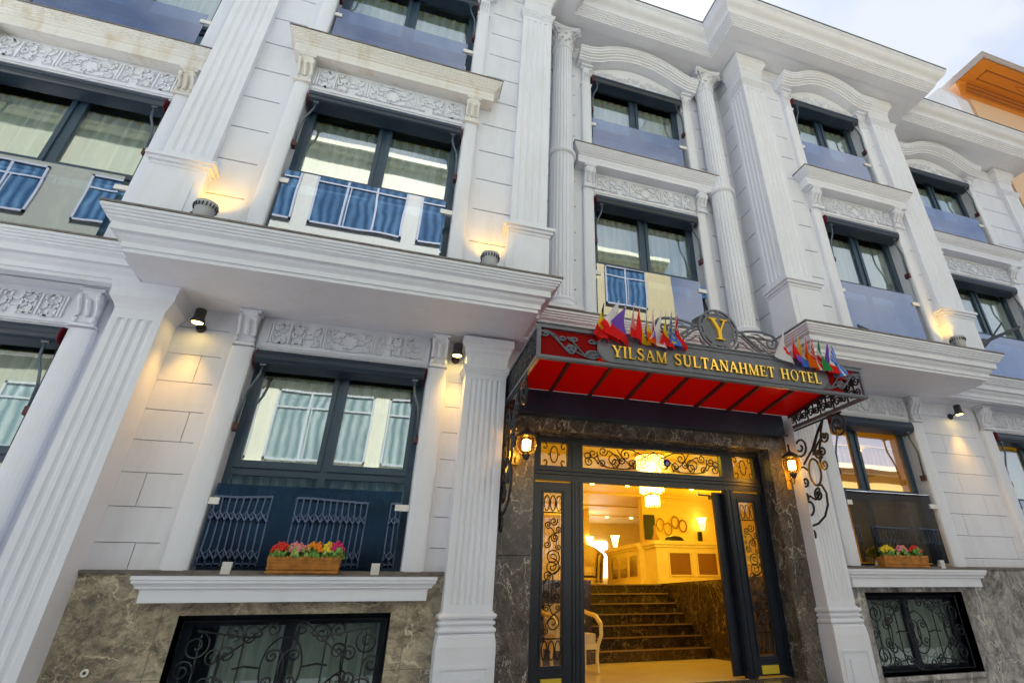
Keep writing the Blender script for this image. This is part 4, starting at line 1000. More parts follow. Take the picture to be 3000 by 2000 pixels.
def glyph(c):
    T, t = .17, .08
    if c == 'Y': return .86, [dg(.36,.42,.06,.97,T), dg(.44,.42,.70,.97,t), rc(.35,.35+T,0,.46), rc(.24,.64,0,.055), rc(-.02,.34,.945,1), rc(.56,.88,.945,1)]
    if c == 'I': return .38, sf(.10, T)
    if c == 'L': return .70, sf(.10, T)+[rc(.27,.62,0,.07), dg(.60,.0,.64,.26,.05)]
    if c == 'T': return .80, [rc(.32,.32+T,0,1), rc(.22,.60,0,.055), rc(.04,.77,.92,1), dg(.04,.74,.04,1,.06), dg(.71,.74,.71,1,.06)]
    if c == 'A': return .88, [dg(.06,0,.38,1,t), dg(.66,0,.34,1,T), rc(.18,.66,.33,.40), rc(-.04,.24,0,.055), rc(.54,.92,0,.055)]
    if c == 'M': return 1.06, [rc(.10,.17,0,1), rc(.78,.78+T,0,1), dg(.44,0,.10,1,T), dg(.46,0,.80,1,t), rc(.0,.27,0,.055), rc(.68,1.04,0,.055), rc(.02,.20,.945,1), rc(.82,1.04,.945,1)]
    if c == 'N': return .90, [rc(.12,.19,0,1), rc(.72,.79,0,1), dg(.62,0,.10,1,T), rc(.02,.29,0,.055), rc(.62,.89,.945,1), rc(.0,.2,.945,1)]
    if c == 'H': return .94, sf(.10, T)+sf(.64, T)+[rc(.2,.7,.47,.54)]
    if c == 'E': return .74, sf(.10, T)+[rc(.27,.64,0,.07), rc(.27,.62,.93,1), rc(.27,.52,.48,.54), dg(.62,0,.66,.24,.05), dg(.59,1,.59,.78,.05), rc(.5,.55,.4,.62)]
    if c == 'U': return .90, [rc(.12,.12+T,.3,1), rc(.66,.74,.3,1), rc(.02,.38,.945,1), rc(.56,.84,.945,1)]+ribbon([(.44+.25*cos(a)-(.0), .30+.27*sin(a)) for a in [pi+pi*i/12 for i in range(13)]], lambda u: .17-.09*u)
    if c == 'O':
        r = []
        for i in range(28):
            a, b = 2*pi*i/28, 2*pi*(i+1)/28
            f = lambda an, k: (.46+(.40-k*.13)*cos(an), .5+(.52-k*.05)*sin(an))
            r.append([f(a,0), f(b,0), f(b,1), f(a,1)])
        return .92, r
    if c == 'S':
        P = [(.58,.80),(.56,.90),(.44,.965),(.30,.965),(.17,.88),(.14,.76),(.20,.64),(.36,.54),(.50,.44),(.58,.32),(.57,.17),(.46,.05),(.30,.03),(.16,.10),(.12,.22)]
        return .72, ribbon(P, lambda u: .06+.13*max(0, sin(pi*u))**1.5)+[dg(.56,.72,.58,.98,.04), dg(.10,.02,.10,.28,.04)]
def text(parent, mat, s, x0, x1, z, h, y, d):
    ws = [.55 if c == ' ' else glyph(c)[0]+.07 for c in s]; sx = (x1-x0)/sum(ws); x = x0
    for c, w in zip(s, ws):
        if c != ' ':
            mb = MB()
            for poly in glyph(c)[1]:
                mb.tri_prism([(x+p[0]*sx, z+p[1]*h) for p in poly], y-d-random.random()*.0006, y, 'y')
            mb.build('letter', mat, parent)
        x += w*sx
text(board, GOLD, 'YILSAM SULTANAHMET HOTEL', 2.27, 5.27, 4.015, .145, cy0-.004, .026)
# end scrolls of the front
yy = cy0+.02; r = .011
for sgn, X in ((1, cx0+.045), (-1, cx1-.045)):
    m = MB(); W = .70; Hh = cz1-cz0-.09; zb = cz0+.045
    P = lambda pts: m.tube(xz([(X+sgn*u*W, zb+v*Hh) for u, v in pts], yy), r, 5)
    A1 = sp(.07,.78,.105,.3,-1); B1 = sp(.50,.36,.10,-pi*.15,-1)
    P(join(A1, B1, 1.9))                       # bowl sweeping under
    P(join(sp(.36,.70,.09,pi*.9,-1), sp(.07,.80,.12,.6,-1), .8))
    P(join(sp(.56,.72,.09,pi*.95,-1), sp(.90,.26,.12,-pi*.9,1), 1.3))
    P(join(sp(.50,.36,.12,pi*.5,1), sp(.88,.25,.15,-pi*.4,-1), .9))
    P(join(sp(.90,.72,.09,pi*.1,1), sp(.93,.22,.16,pi*.1,-1), 1.0))
    m.build('front_scroll', IRONG, cano)
m = MB(); m.box(cx0+.05, 2.12, cy0+.034, cy0+.042, cz0+.045, cz1-.046); m.build('fascia_panel', FPAN, cano)
m = MB(); m.box(5.38, 5.66, cy0+.034, cy0+.042, cz0+.045, cz1-.046); m.build('fascia_panel', FPAN, cano)
# side scroll screens and wall brackets
for X, sg in ((cx0+.022, 1), (cx1-.022, -1)):
    m = MB(); r = .0135; n = 6; L = (7.12-cy0-.05)/n; z0_ = cz0+.045; h_ = cz1-cz0-.09
    for i in range(n):
        a = cy0+.05+L*i
        P = lambda pts: m.tube(yz([(a+u*L, z0_+v*h_) for u, v in pts], X), r, 5)
        P(join(sp(.24,.74,.20,pi*.1,1), sp(.72,.26,.20,pi*1.1,1), 1.0))
        P(join(sp(.74,.76,.17,pi*.9,-1), sp(.26,.24,.18,-pi*.1,-1), 1.0))
        P(join(sp(.50,.90,.08,pi*1.5,1), sp(.95,.50,.10,pi*.9,1), 1.0))
        P(ring_pts(1.0,.5,.10,.22,14)+[(1.10,.5)])
        P([(1.0,0),(1.0,.28)]); P([(1.0,.72),(1.0,1)])
    m.build('side_screen', IRON, cano)
    b = MB(); r = .0165; F = lambda pts: b.tube(yz(pts, X), r, 6)
    b.tube([(X,7.10,3.88),(X,7.10,2.45)], .016, 5); b.tube([(X,7.08,3.87),(X,5.9,3.87)], .016, 5)
    F(sp(6.02,3.70,.17,pi*.42,-1,1.7,30)+[(6.2,3.86)]); F(join(sp(6.33,3.62,.085,pi,-1), sp(6.50,3.42,.075,0,1), .9))
    F([(6.28,3.86),(6.42,3.74),(6.62,3.50),(6.86,3.33)]); F([(6.28,3.86),(6.44,3.70),(6.56,3.54),(6.62,3.42)]); F([(6.28,3.86),(6.36,3.72),(6.40,3.60),(6.47,3.48)])
    F(ring_pts(6.66,3.18,.12,.19,24)+[(6.78,3.18)])
    F(join(sp(6.44,3.24,.075,pi*.1,1), sp(6.42,3.42,.075,-pi*.2,-1), 1.0)); F(join(sp(6.86,3.60,.15,-pi*.3,1,1.5), sp(6.97,3.36,.06,pi*.5,1), .8))
    F([(6.54,3.25),(6.50,3.33),(6.44,3.36)]); F([(6.78,3.22),(6.88,3.30),(6.96,3.30),(7.06,3.34)])
    F(join(sp(6.68,2.86,.085,pi*.45,1,1.5), sp(6.93,2.72,.17,pi*.8,1,1.6), 2.4)); F([(6.68,2.99),(6.58,2.98),(6.52,2.86),(6.54,2.70),(6.64,2.56),(6.80,2.48),(6.95,2.46),(7.06,2.50)])
    F(join(sp(6.90,3.08,.08,pi*.1,1), sp(6.96,2.86,.07,pi*.4,-1), 1.2))
    F(sp(6.99,2.34,.10,pi*.2,-1,1.5,26)+[(7.09,2.46)])
    b.build('wall_bracket', IRON, cano)
# crest with the round emblem and leafy scrolls
m = MB(); ex, ez = 3.79, 4.605; y = cy0-.01
for i in range(40):
    a, b_ = 2*pi*i/40, 2*pi*(i+1)/40
    for r0, r1 in ((.268,.290),(.215,.238)): m.tri_prism([(ex+r0*cos(a), ez+r0*sin(a)), (ex+r1*cos(a), ez+r1*sin(a)), (ex+r1*cos(b_), ez+r1*sin(b_)), (ex+r0*cos(b_), ez+r0*sin(b_))], y, y+.03, 'y')
for a in (.1,.75,1.5,2.3,3.0,-.45,-1.2,-2.0,-2.7): m.tri_prism([(ex+.236*cos(a-.1), ez+.236*sin(a-.1)), (ex+.27*cos(a-.1), ez+.27*sin(a-.1)), (ex+.27*cos(a+.1), ez+.27*sin(a+.1)), (ex+.236*cos(a+.1), ez+.236*sin(a+.1))], y, y+.03, 'y')
emb = m.build('emblem', IRONG, cano)
m = MB(); m.tri_prism([(ex+.216*cos(2*pi*i/40), ez+.216*sin(2*pi*i/40)) for i in range(40)], y+.008, y+.03, 'y'); m.build('emblem_disc', IRONG, emb)
m = MB(); H_ = .30
for poly in glyph('Y')[1]: m.tri_prism([(ex-.135+p[0]*H_*1.02, ez-.155+p[1]*H_) for p in poly], y-.022-random.random()*.0006, y+.008, 'y')
m.build('initial_letter', GOLDF, emb)
yy = cy0+.01
for d in (-1, 1):
    m = MB(); zb = 4.345
    T = lambda pts, rr=.014: m.tube(xz([(ex+d*u, zb+v) for u, v in pts], yy), rr, 5, taper=lambda u: .45+.75*sin(pi*min(1, u*1.15)))
    T(join(sp(.80,.17,.075,-pi*.1,1,1.3), sp(.30,.24,.02,pi*.5,-1,.3), 1.3), .016)
    T([(.27,.30),(.36,.27),(.46,.18),(.60,.07),(.72,.03),(.86,.05)], .017)
    T([(.29,.22),(.38,.19),(.48,.10),(.58,.03),(.68,.01)], .014)
    T([(.28,.14),(.35,.12),(.42,.06),(.50,.02)], .012)
    T([(.44,.24),(.54,.24),(.64,.17),(.74,.09),(.84,.10)], .013)
    T([(.50,.27),(.60,.28),(.70,.24),(.74,.20)], .011)
    T(join(sp(.56,.06,.045,pi*.4,-1,1.1), sp(.44,.15,.02,0,1,.3), 1.0), .011)
    T([(.62,.13),(.70,.05),(.80,.0),(.95,.03),(1.02,.08)], .012)
    T([(.20,.0),(.26,.05),(.30,.13)], .02)
    m.build('crest_scroll', IRONG, cano)

# ================================================================== FLAGS
def cm(n, c): return cloth('flag_'+n, c, .5)
FC = {k: cm(k, v) for k, v in dict(red=(.88,.03,.03), white=(.90,.90,.92), blue=(.06,.08,.55), sky=(.08,.28,.90), yellow=(.90,.68,.04), green=(.03,.35,.10), orange=(.85,.16,.01), black=(.02,.02,.02), purple=(.24,.12,.60), pink=(.85,.25,.25)).items()}
POLE = simple('white_flag_stick', (.7,.7,.7), .4)
def flag(x, z, cols, axis, lean, spread, lab, seed, extra=None, L=.48):
    r = empty('flag', (x, cy0+.02, cz1), lab, 'flag', 'small flags on the canopy edge')
    rnd = random.Random(seed); top = (x+lean*.38, cy0-.06-.05*rnd.random(), z); base = (x, cy0+.02, cz1+.01)
    q = MB(); q.tube([base, top], .005, 5); q.sphere(top, .009, 6, 4); q.build('pole', POLE, r)
    names = list(dict.fromkeys([c for c, _ in cols])) + ([extra[0]] if extra else []); mats = [FC[n] for n in names]
    q = MB(); q.smooth = True; nu, nv = 16, 12; ph = rnd.random()*6; hoist = .22
    def fn(u, v):
        bx, by, bz = [top[k]+(base[k]-top[k])*(v*.85) for k in range(3)]
        a = (spread[0]-.20)+(spread[1]-spread[0]+.42)*v; l = L*(1-.50*v)*u
        return (bx+sin(a)*l+.010*sin(9*v+ph)*u, by-.02*u+.028*sin(7*v+4*u+ph)*(.2+u), bz-cos(a)*l*.95)
    vs = [fn(i/nu, j/nv) for j in range(nv+1) for i in range(nu+1)]; o = 0
    q.v = vs
    cum = []; t = 0
    for c, w in cols: t += w; cum.append((t, c))
    for j in range(nv):
        for i in range(nu):
            s = ((i+.5)/nu if axis == 'u' else (j+.5)/nv)*t; c = next(cc for tt, cc in cum if s <= tt+1e-6)
            if extra and extra[1](((i+.5)/nu), ((j+.5)/nv)): c = extra[0]
            q.f.append((j*(nu+1)+i, j*(nu+1)+i+1, (j+1)*(nu+1)+i+1, (j+1)*(nu+1)+i)); q.m.append(names.index(c)); q.sm.append(True)
    q.build('cloth', mats, r, recalc=False)
A_ = 'u'; B_ = 'v'
disc = lambda u, v: (u-.45)**2*1.6+(v-.5)**2 < .05
star = lambda u, v: abs(((u*5) % 1)-.5) < .16 and abs(((v*3) % 1)-.5) < .18
cres = lambda u, v: .03 < (u-.35)**2*1.6+(v-.5)**2 < .075
LF = [(2.17,4.70,[('black',1),('yellow',1.3),('red',1.2)],A_,0,(-.1,.12),'black yellow and red flag at the far left of the left cluster',None),
 (2.36,4.74,[('white',2),('red',.7)],A_,-.0,(-.42,-.22),'white flag with a red lower band, second from the left end',None),
 (2.44,4.66,[('purple',1.6),('red',1)],A_,.0,(-.5,.2),'purple blue flag with a red foot behind the white one in the left cluster',None),
 (2.52,4.72,[('pink',1.4),('red',.7)],A_,.1,(.05,.45),'pink and red faded flag spreading right, near the left end',None),
 (2.66,4.72,[('red',1),('yellow',1.2),('red',.8)],B_,-.05,(-.05,.4),'red and yellow striped flag in the middle of the left cluster',None),
 (2.72,4.68,[('purple',.5),('yellow',1.2),('orange',1)],A_,.05,(.15,.55),'flag with yellow and orange lower half in the left cluster',None),
 (2.82,4.70,[('red',.6),('white',1.3),('purple',.8),('red',.5)],A_,0,(.1,.45),'red white and purple flag in the left cluster',None),
 (2.90,4.69,[('white',1.4),('purple',.7)],B_,.1,(-.25,.2),'white and violet flag just left of the yellow and blue one',None),
 (2.98,4.70,[('blue',.9),('yellow',.9),('red',1.1)],A_,.05,(-.05,.35),'blue yellow and red flag third from the right of the left cluster',None),
 (3.04,4.72,[('sky',1)],B_,.1,(.1,.5),'bright blue flag with yellow stars',('yellow',star)),
 (3.12,4.71,[('red',1)],B_,.1,(.15,.45),'red flag with a white crescent at the right end of the left cluster',('white',cres))]
RF = [(4.78,4.72,[('white',1)],B_,-.02,(-.25,.5),'white flag with a red disc at the left end of the right cluster',('red',disc)),
 (4.90,4.69,[('red',1),('purple',.3)],A_,-.05,(.1,.5),'plain red flag beside the disc flag in the right cluster',None),
 (5.00,4.69,[('yellow',1.2),('sky',.7)],A_,-.02,(.1,.5),'yellow flag with blue foot in the right cluster',None),
 (5.10,4.66,[('orange',1)],B_,.0,(.15,.55),'plain orange flag in the middle of the right cluster',None),
 (5.20,4.65,[('red',1),('white',1)]*4,B_,.02,(.2,.55),'red and white pinstriped flag in the right cluster',None),
 (5.30,4.64,[('green',1),('white',1),('red',.6)],B_,.0,(.2,.55),'green white and red flag in the right cluster',None),
 (5.42,4.62,[('purple',.8),('white',.9),('red',.8)],A_,.05,(.1,.5),'blue white and red flag second from the right end',None),
 (5.52,4.60,[('sky',1),('white',.7)]*4,B_,.05,(.3,.65),'blue and white striped flag at the right end of the right cluster',None)]
for i, f in enumerate(LF+RF): flag(f[0], f[1], f[2], f[3], f[4], f[5], f[6], i+3, f[7])

# ================================================================== AWNINGS
def awning(w, y, zt, lab, ground=False, arms=True, hot=False):
    x0, x1 = w; xc = (x0+x1)/2; r = empty('retracted_awning', (xc, y, zt), lab, 'awning', 'retracted awnings over the windows')
    yc = y-.02; rr = .085
    prof = [(yc+.13, zt-.01), (yc-.05, zt-.01)]+[(yc-.05-.055*sin(a), zt-.10+.09*cos(a)) for a in [pi*i/8 for i in range(1, 8)]]+[(yc-.05, zt-.19), (yc+.13, zt-.22)]
    m = MB(); m.tri_prism(prof, x0+.04, x1-.04, 'x'); m.box(x0+.04, x1-.04, yc-.112, yc-.104, zt-.115, zt-.10); m.build('case', NAVY, r)
    for a in (x0+.032, x1-.040):
        m = MB(); m.tri_prism([(p[0]+(.001 if p[0] > yc else -.003), p[1]+(.002 if p[1] > zt-.1 else -.003)) for p in prof], a, a+.008, 'x'); m.build('end_cap', REDCAP, r)
    if arms:
        for s, xa in ((1, x0+.14), (-1, x1-.14)):
            b = MB(); b.smooth = True
            b.tube([(xa,yc-.04,zt-.20),(xa-.005*s,yc-.045,zt-.32),(xa-.03*s,yc-.06,zt-.42),(xa-.085*s,yc-.055,zt-.55),(xa-.105*s,yc-.03,zt-.68),(xa-.115*s,yc-.01,zt-.95)], .016, 6)
            b.smooth = False; b.box(xa-.035, xa+.035, yc-.06, yc-.02, zt-.215, zt-.19); b.build('arm', STEEL, r)
            b = MB(); b.box(xa-.115*s-.022, xa-.115*s+.022, yc-.035, yc+.06, zt-1.02, zt-.93); b.build('wall_bracket', MAROON, r)
awning(WA, UW, H1-.02, 'navy retracted awning over the first floor window at the left edge')
awning(WB, FW, H1-.02, 'navy retracted awning over the wide first floor window on the left projecting bay')
awning(WC, UW, H1-.02, 'navy retracted awning over the first floor window above the canopy')
awning(WD, FW, H1-.02, 'navy retracted awning over the first floor window on the right projecting bay')
awning(WE, UW, H1-.02, 'navy retracted awning over the first floor window at the right edge')
awning(WB, FW, H2-.02, 'navy retracted awning over the top floor window on the left projecting bay')
awning(WC, UW, H2-.02, 'navy retracted awning under the carved arch above the entrance')
awning(WD, FW, H2-.02, 'navy retracted awning under the arch on the right projecting bay')
awning(WE, UW, H2-.02, 'navy retracted awning under the arch at the far right')
awning(GA, GW, 4.32, 'navy retracted awning over the ground floor window at the left edge')
awning(GB, GW, 4.32, 'navy retracted awning over the ground floor window with the long flower box')
awning(GD, GW, 4.32, 'navy retracted awning over the ground floor window right of the entrance')
awning(GE, GW, 4.32, 'navy retracted awning over the ground floor window at the right edge')

# ================================================================== LAMPS
def wall_spot(x, z, lab, e=19):
    r = empty('wall_spotlight', (x, GW, z), lab, 'wall lamp', 'down lights on the ground floor wall')
    m = MB(); m.smooth = True; m.tube([(x,GW-.002,z-.04),(x,GW-.03,z-.04)], .055, 14); m.tube([(x,GW-.03,z-.04),(x,GW-.16,z-.02)], .014, 6); m.build('bracket', DKLAMP, r)
    m = MB(); m.smooth = True; m.lathe([(.045,.13),(.06,.12),(.062,.0),(.078,-.02),(.080,-.055),(.070,-.058),(.062,-.045)], x, GW-.20, z, 18); m.build('lamp_head', DKLAMP, r)
    m = MB(); m.lathe([(.058,-.050),(.060,-.046)], x, GW-.20, z, 16); m.build('lens', LAMPW, r)
    plight(x, GW-.20, z-.075, e, (1,.52,.09), .06, radians(72), (radians(-1), 0, 0), 1.0)
wall_spot(-2.44, 4.56, 'dark round downlight glowing on the wall left of the frieze over the flower box window')
wall_spot(.66, 4.54, 'dark round downlight tucked beside the carved capital left of the canopy')
wall_spot(9.95, 4.58, 'dark downlight on a long arm, on the wall right of the entrance')
def floodlight(x, y, lab, e=4.5):
    r = empty('floodlight', (x, y, 5.226), lab, 'floodlight', 'floodlights standing on the balcony ledge')
    z = 5.226
    m = MB(); m.smooth = True; m.lathe([(.075,.03),(.085,.05),(.10,.16),(.118,.23),(.118,.25),(.10,.25)], x, y, z, 20); m.build('lamp_head', WOODG, r)
    m = MB()
    for i in range(20):
        a = 2*pi*i/20; m.box(0, 0, 0, 0, 0, 0) if False else m.tube([(x+.113*cos(a), y+.113*sin(a), z+.17), (x+.120*cos(a), y+.120*sin(a), z+.215)], .008, 4)
    m.build('vent_slot', BLACKP, r)
    m = MB(); m.smooth = True; m.lathe([(.07,.0),(.078,.03),(.07,.035)], x, y, z, 16); m.tube([(x-.11,y,z+.12),(x-.13,y,z+.05),(x-.05,y,z+.005)], .012, 5); m.build('mounting_base', DKLAMP, r)
    m = MB(); m.lathe([(.095,.235),(.096,.24)], x, y, z, 18); m.build('lens', LAMPW, r)
    plight(x, y+.02, z+.30, e, (1,.52,.03), .04, radians(100), (radians(180-30), 0, 0), .9)
floodlight(-2.37, 5.90, 'grey floodlight on the ledge beside the pedestal at the left')
floodlight(.84, 5.90, 'grey floodlight on the ledge left of the round columns')
floodlight(8.98, 5.90, 'grey floodlight on the ledge at the right end above the canopy')
def lantern(x, s, lab):
    y, z = 6.80, 3.30; r = empty('wall_lantern', (x, y, z), lab, 'wall lantern', 'glowing round lanterns beside the entrance')
    m = MB(); m.smooth = True; m.lathe([(.045,-.13),(.08,-.115),(.118,-.06),(.13,.0),(.118,.07),(.095,.105)], x, y, z, 20); m.build('globe', AMBER, r, recalc=True)
    m = MB()
    for i in range(8):
        a = 2*pi*i/8; m.tube([(x+q*cos(a), y+q*sin(a), z+h) for q, h in ((.05,-.132),(.085,-.115),(.122,-.06),(.134,0),(.122,.07),(.10,.108))], .006, 4)
    m.smooth = True; m.lathe([(.125,.10),(.13,.115),(.09,.15),(.05,.18),(.02,.20),(.012,.26),(.02,.28),(0.005,.31)], x, y, z, 16); m.lathe([(.02,-.20),(.04,-.17),(.055,-.14),(.05,-.125)], x, y, z, 14); m.build('cage', DKLAMP, r)
    m = MB(); bx = x-.15*s; m.tube([(x,y,z-.19),(x-.04*s,y+.06,z-.25),(x-.12*s,y+.18,z-.24),(bx,GW-.06,z-.14)], .012, 6); m.box(bx-.04, bx+.04, GW-.08, GW-.04, z-.30, z-.02); m.tube(yz(spiral(y+.2, z-.17, .05, 1.3, 0, 14), x-.1*s), .008, 4); m.build('bracket', GOLD, r)
    m = MB(); m.smooth = True; m.lathe([(.03,-.08),(.052,-.07),(.055,.045),(.03,.06)], x, y, z, 14); m.build('bulb', LAMP, r)
    plight(x, y-.0, z, 11, (1,.55,.10), .06)
lantern(1.63, 1, 'lit round lantern left of the entrance door'); lantern(5.73, -1, 'lit round lantern right of the entrance door')
ey = MB(); ey.smooth = True; ey.tube([(3.96,DY-.01,3.34),(3.96,DY-.03,3.34)], .055, 20); o = ey.build('evil_eye_charm', simple('cobalt_glass', (.01,.02,.35), .1)); tag(o, 'round blue glass eye charm hanging in the transom grille', 'charm')
e2 = MB(); e2.tube([(3.96,DY-.034,3.335),(3.96,DY-.031,3.335)], .026, 14); e2.build('eye_white', simple('pale_glass', (.7,.8,.9), .2), o)
e3 = MB(); e3.tube([(3.96,DY-.038,3.335),(3.96,DY-.035,3.335)], .011, 12); e3.build('eye_pupil', BLACKP, o)

# ================================================================== FLOWER BOXES
def flower_box(x0, x1, zt, lab):
    y0, y1 = GW-.245, GW-.085; r = empty('flower_box', ((x0+x1)/2, GW-.16, zt), lab, 'flower box')
    h = .155; m = MB()
    m.add([(x0+.02,y0+.015,zt),(x1-.02,y0+.015,zt),(x1-.02,y1-.01,zt),(x0+.02,y1-.01,zt),(x0,y0,zt+h),(x1,y0,zt+h),(x1,y1,zt+h),(x0,y1,zt+h)], [(0,3,2,1),(4,5,6,7),(0,1,5,4),(1,2,6,5),(2,3,7,6),(3,0,4,7)])
    for z, t in ((zt+.012,.02),(zt+.05,.008),(zt+.115,.012)): m.box(x0+.005, x1-.005, y0-.006, y1+.004, z, z+t)
    n = int((x1-x0)/.042)
    for i in range(n):
        a = x0+(x1-x0)*(i+.5)/n; m.tube([(a, y0-.006, zt+h), (a, y0+.006, zt+h)], .021, 8)
    m.build('planter', PLANTER, r)
    return y0, y1
def flower_plant(xc, w, zt, col, lab, seed, h=.16):
    rnd = random.Random(seed); yc = GW-.165; r = empty('flowering_plant', (xc, yc, zt+.15), lab, 'plant', None)
    m = MB()
    for k in range(70):
        a = rnd.random()*2*pi; el = rnd.random(); R = .02+.9*w/2*rnd.random(); px, py, pz = xc+R*cos(a), yc+.075*sin(a)*rnd.random()*1.3, zt+.145+.085*rnd.random()
        s = .022+.02*rnd.random(); t = rnd.random()*6; ti = rnd.uniform(-.6,.6); m.mi = 0 if rnd.random() < .65 else 1
        c, q = cos(t), sin(t)
        m.add([(px-s*c, py-s*q, pz), (px+s*.7*q, py-s*.7*c, pz+s*ti), (px+s*c, py+s*q, pz+s*.5), (px-s*.7*q, py+s*.7*c, pz+s*(ti+.4))], [(0,1,2,3)])
        # upright leaf
        m.add([(px-s*c, py-s*.5, pz), (px+s*c, py-s*.5, pz+.01), (px+s*.6*c, py-.01-s*.4, pz+s*1.4), (px-s*.6*c, py-.01, pz+s*1.6)], [(0,1,2,3)])
    m.build('leaves', [LEAF, LEAF2], r, recalc=False)
    f = MB(); f.smooth = True
    for k in range(46):
        a = rnd.random()*2*pi; q = sqrt(rnd.random()); px = xc+q*w*.46*cos(a); py = yc-.03+.06*q*sin(a); pz = zt+.20+h*(.3+.55*(1-q*q))*(.75+.35*rnd.random())*.8
        s = .012+.007*rnd.random()
        f.sphere((px, py, pz), s, 5, 4, (1,1,.8))
        for j in range(3): b = rnd.random()*6; f.sphere((px+s*cos(b), py-s*.5, pz+s*sin(b)), s*.7, 4, 3)
    f.build('blossoms', FM[col], r)
flower_box(-1.06, -.34, 1.792, 'long wooden flower box on the white sill left of the entrance')
for xc, w, c, l, sd in ((-.96,.17,'red','bright red flowering plant at the left end of the long flower box',1),(-.80,.18,'pink','pale pink flowering plant in the long flower box',2),(-.63,.20,'orange','orange flowering plant in the middle of the long flower box',3),(-.50,.10,'yellow','yellow flowering plant right of the orange one in the long flower box',4),(-.41,.16,'magenta','magenta flowering plant at the right end of the long flower box',5)): flower_plant(xc, w, 1.792, c, l, sd)
flower_box(7.22, 8.10, 1.918, 'wooden flower box on the sill right of the entrance')
for xc, w, c, l, sd in ((7.36,.26,'yellow','yellow flowering plant at the left end of the right flower box',6),(7.65,.24,'pink','deep pink flowering plant in the middle of the right flower box',7),(7.92,.26,'red','red flowering plant at the right end of the right flower box',8)): flower_plant(xc, w, 1.918, c, l, sd)

# small fittings
m = MB(); m.smooth = True; m.tube([(.024*cos(2*pi*i/16), .024*sin(2*pi*i/16), .01) for i in range(16)], .011, 6, close=True)
for v in range(len(m.v)): X, Y, Z = m.v[v]; m.v[v] = (-2.36+X, MY-.005-Z, .98+Y)
tag(m.build('pipe_outlet', CLIP), 'small round metal outlet in the marble base at lower left', 'pipe outlet')
pa = empty('folding_pole', (10.6, 6.5, 5.8), 'dark folded pole with thin stays beside the far right window', 'pole')
m = MB(); m.tube([(9.75,6.45,5.52),(10.55,6.45,5.86)], .075, 8); m.build('housing', BLACKP, pa)
m = MB(); m.tube([(10.5,6.45,5.84),(11.6,6.35,6.3)], .03, 6); m.tube([(9.75,6.5,5.22),(10.6,6.45,5.82),(11.2,6.4,6.35)], .018, 5); m.build('stay', BLACKP, pa)
m = MB(); m.tri_prism([(6.97,5.50),(7.20,5.44),(7.12,5.36),(7.02,5.226)], 6.05, 6.07, 'y'); tag(m.build('broken_panel', BLACKP), 'small dark triangular panel on the ledge right of the emblem', 'panel')
sp = empty('black_reflected_shape', (4.6, 6.85, 5.75), 'black rounded reflection built as a solid shape with a blue sheet on top, behind the guard glass over the canopy', 'reflected shape')  # dark reflection in the window, modelled as a solid object
m = MB(); m.smooth = True
m.grid(lambda u, v: (4.42+.42*v, 7.10-.12*sin(pi*u), 5.24+(.62+.32*sin(pi*v*.5))*u), 10, 10); m.grid(lambda u, v: (4.42+.42*v, 7.14, 5.24+(.62+.32*sin(pi*v*.5))*u), 6, 10); m.build('housing', BLACKP, sp)  # body of the modelled reflection
m = MB(); m.box(4.58, 4.80, 7.02, 7.03, 6.12, 6.34); m.build('blue_sheet', simple('blue_plastic_sheet', (.06,.22,.62), .5), sp)

# ================================================================== NEIGHBOURS AND STREET
ob = empty('orange_building', (17, 7, 0), 'orange and peach neighbouring building with a deep coved eave beyond the hotel', 'building')
X0 = 15.55; EZ = 16.2
m = MB(); m.box(X0+.35, 40, 7.3, 20, 0, EZ+.6); m.build('wall', PEACH, ob)
m = MB()
def cove(path_y):
    return
pts = [(6.35, EZ), (7.15, EZ-.02), (7.22, EZ-.10), (7.28, EZ-.35), (7.3, EZ-.6), (7.3, EZ+.3), (6.35, EZ+.10)]
m.tri_prism(pts, X0, 40, 'x'); m.build('eave', ORANGE, ob)
m = MB(); m.sweep([(X0-.04, 9.0), (X0-.04, 6.30), (40, 6.30)], [(.0, EZ-.02), (.03, EZ+.0), (.03, EZ+.14), (.06, EZ+.18), (-.2, EZ+.2), (-.03, EZ+.0)]); m.build('eave_trim', simple('grey_trim', (.42,.36,.33), .6), ob)
m = MB(); yb = EZ-.008
def flatline(a, b, c, d): m.box(min(a,c)-.012, max(a,c)+.012, min(b,d)-.012, max(b,d)+.012, EZ-.03, EZ-.004)
for a, b, c, d in ((X0+.5,6.62,X0+4.5,6.62),(X0+.5,6.95,X0+4.5,6.95),(X0+.5,6.62,X0+.5,6.95),(X0+4.5,6.62,X0+4.5,6.95),(X0+5,6.62,X0+12,6.62),(X0+5,6.95,X0+12,6.95)): flatline(a, b, c, d)
m.tube([(X0+2.0,6.78,EZ-.01),(X0+2.5,6.70,EZ-.01),(X0+3.0,6.78,EZ-.01),(X0+2.5,6.88,EZ-.01)], .012, 4, close=True)
for i in range(3): m.box(X0+.2, 40, 7.10+.05*i, 7.125+.05*i, EZ-.16-.11*i, EZ-.13-.11*i)
m.build('painted_line', LINEB, ob)
m = MB(); m.tri_prism([(7.2, 12.0), (7.2, 15.2), (7.5, 16.0), (20, 16.6), (20, 12.0)], 15.0, 15.5, 'x'); m.build('white_gable', paint('white_gable_paint', (.78,.78,.80)), ob)
m = MB()
for i in range(3):
    for zz in (2.0, 5.2, 8.4, 11.6): m.box(17.2+3.2*i, 18.6+3.2*i, 7.25, 7.32, zz, zz+1.8)
m.build('window', NAVYL, ob)

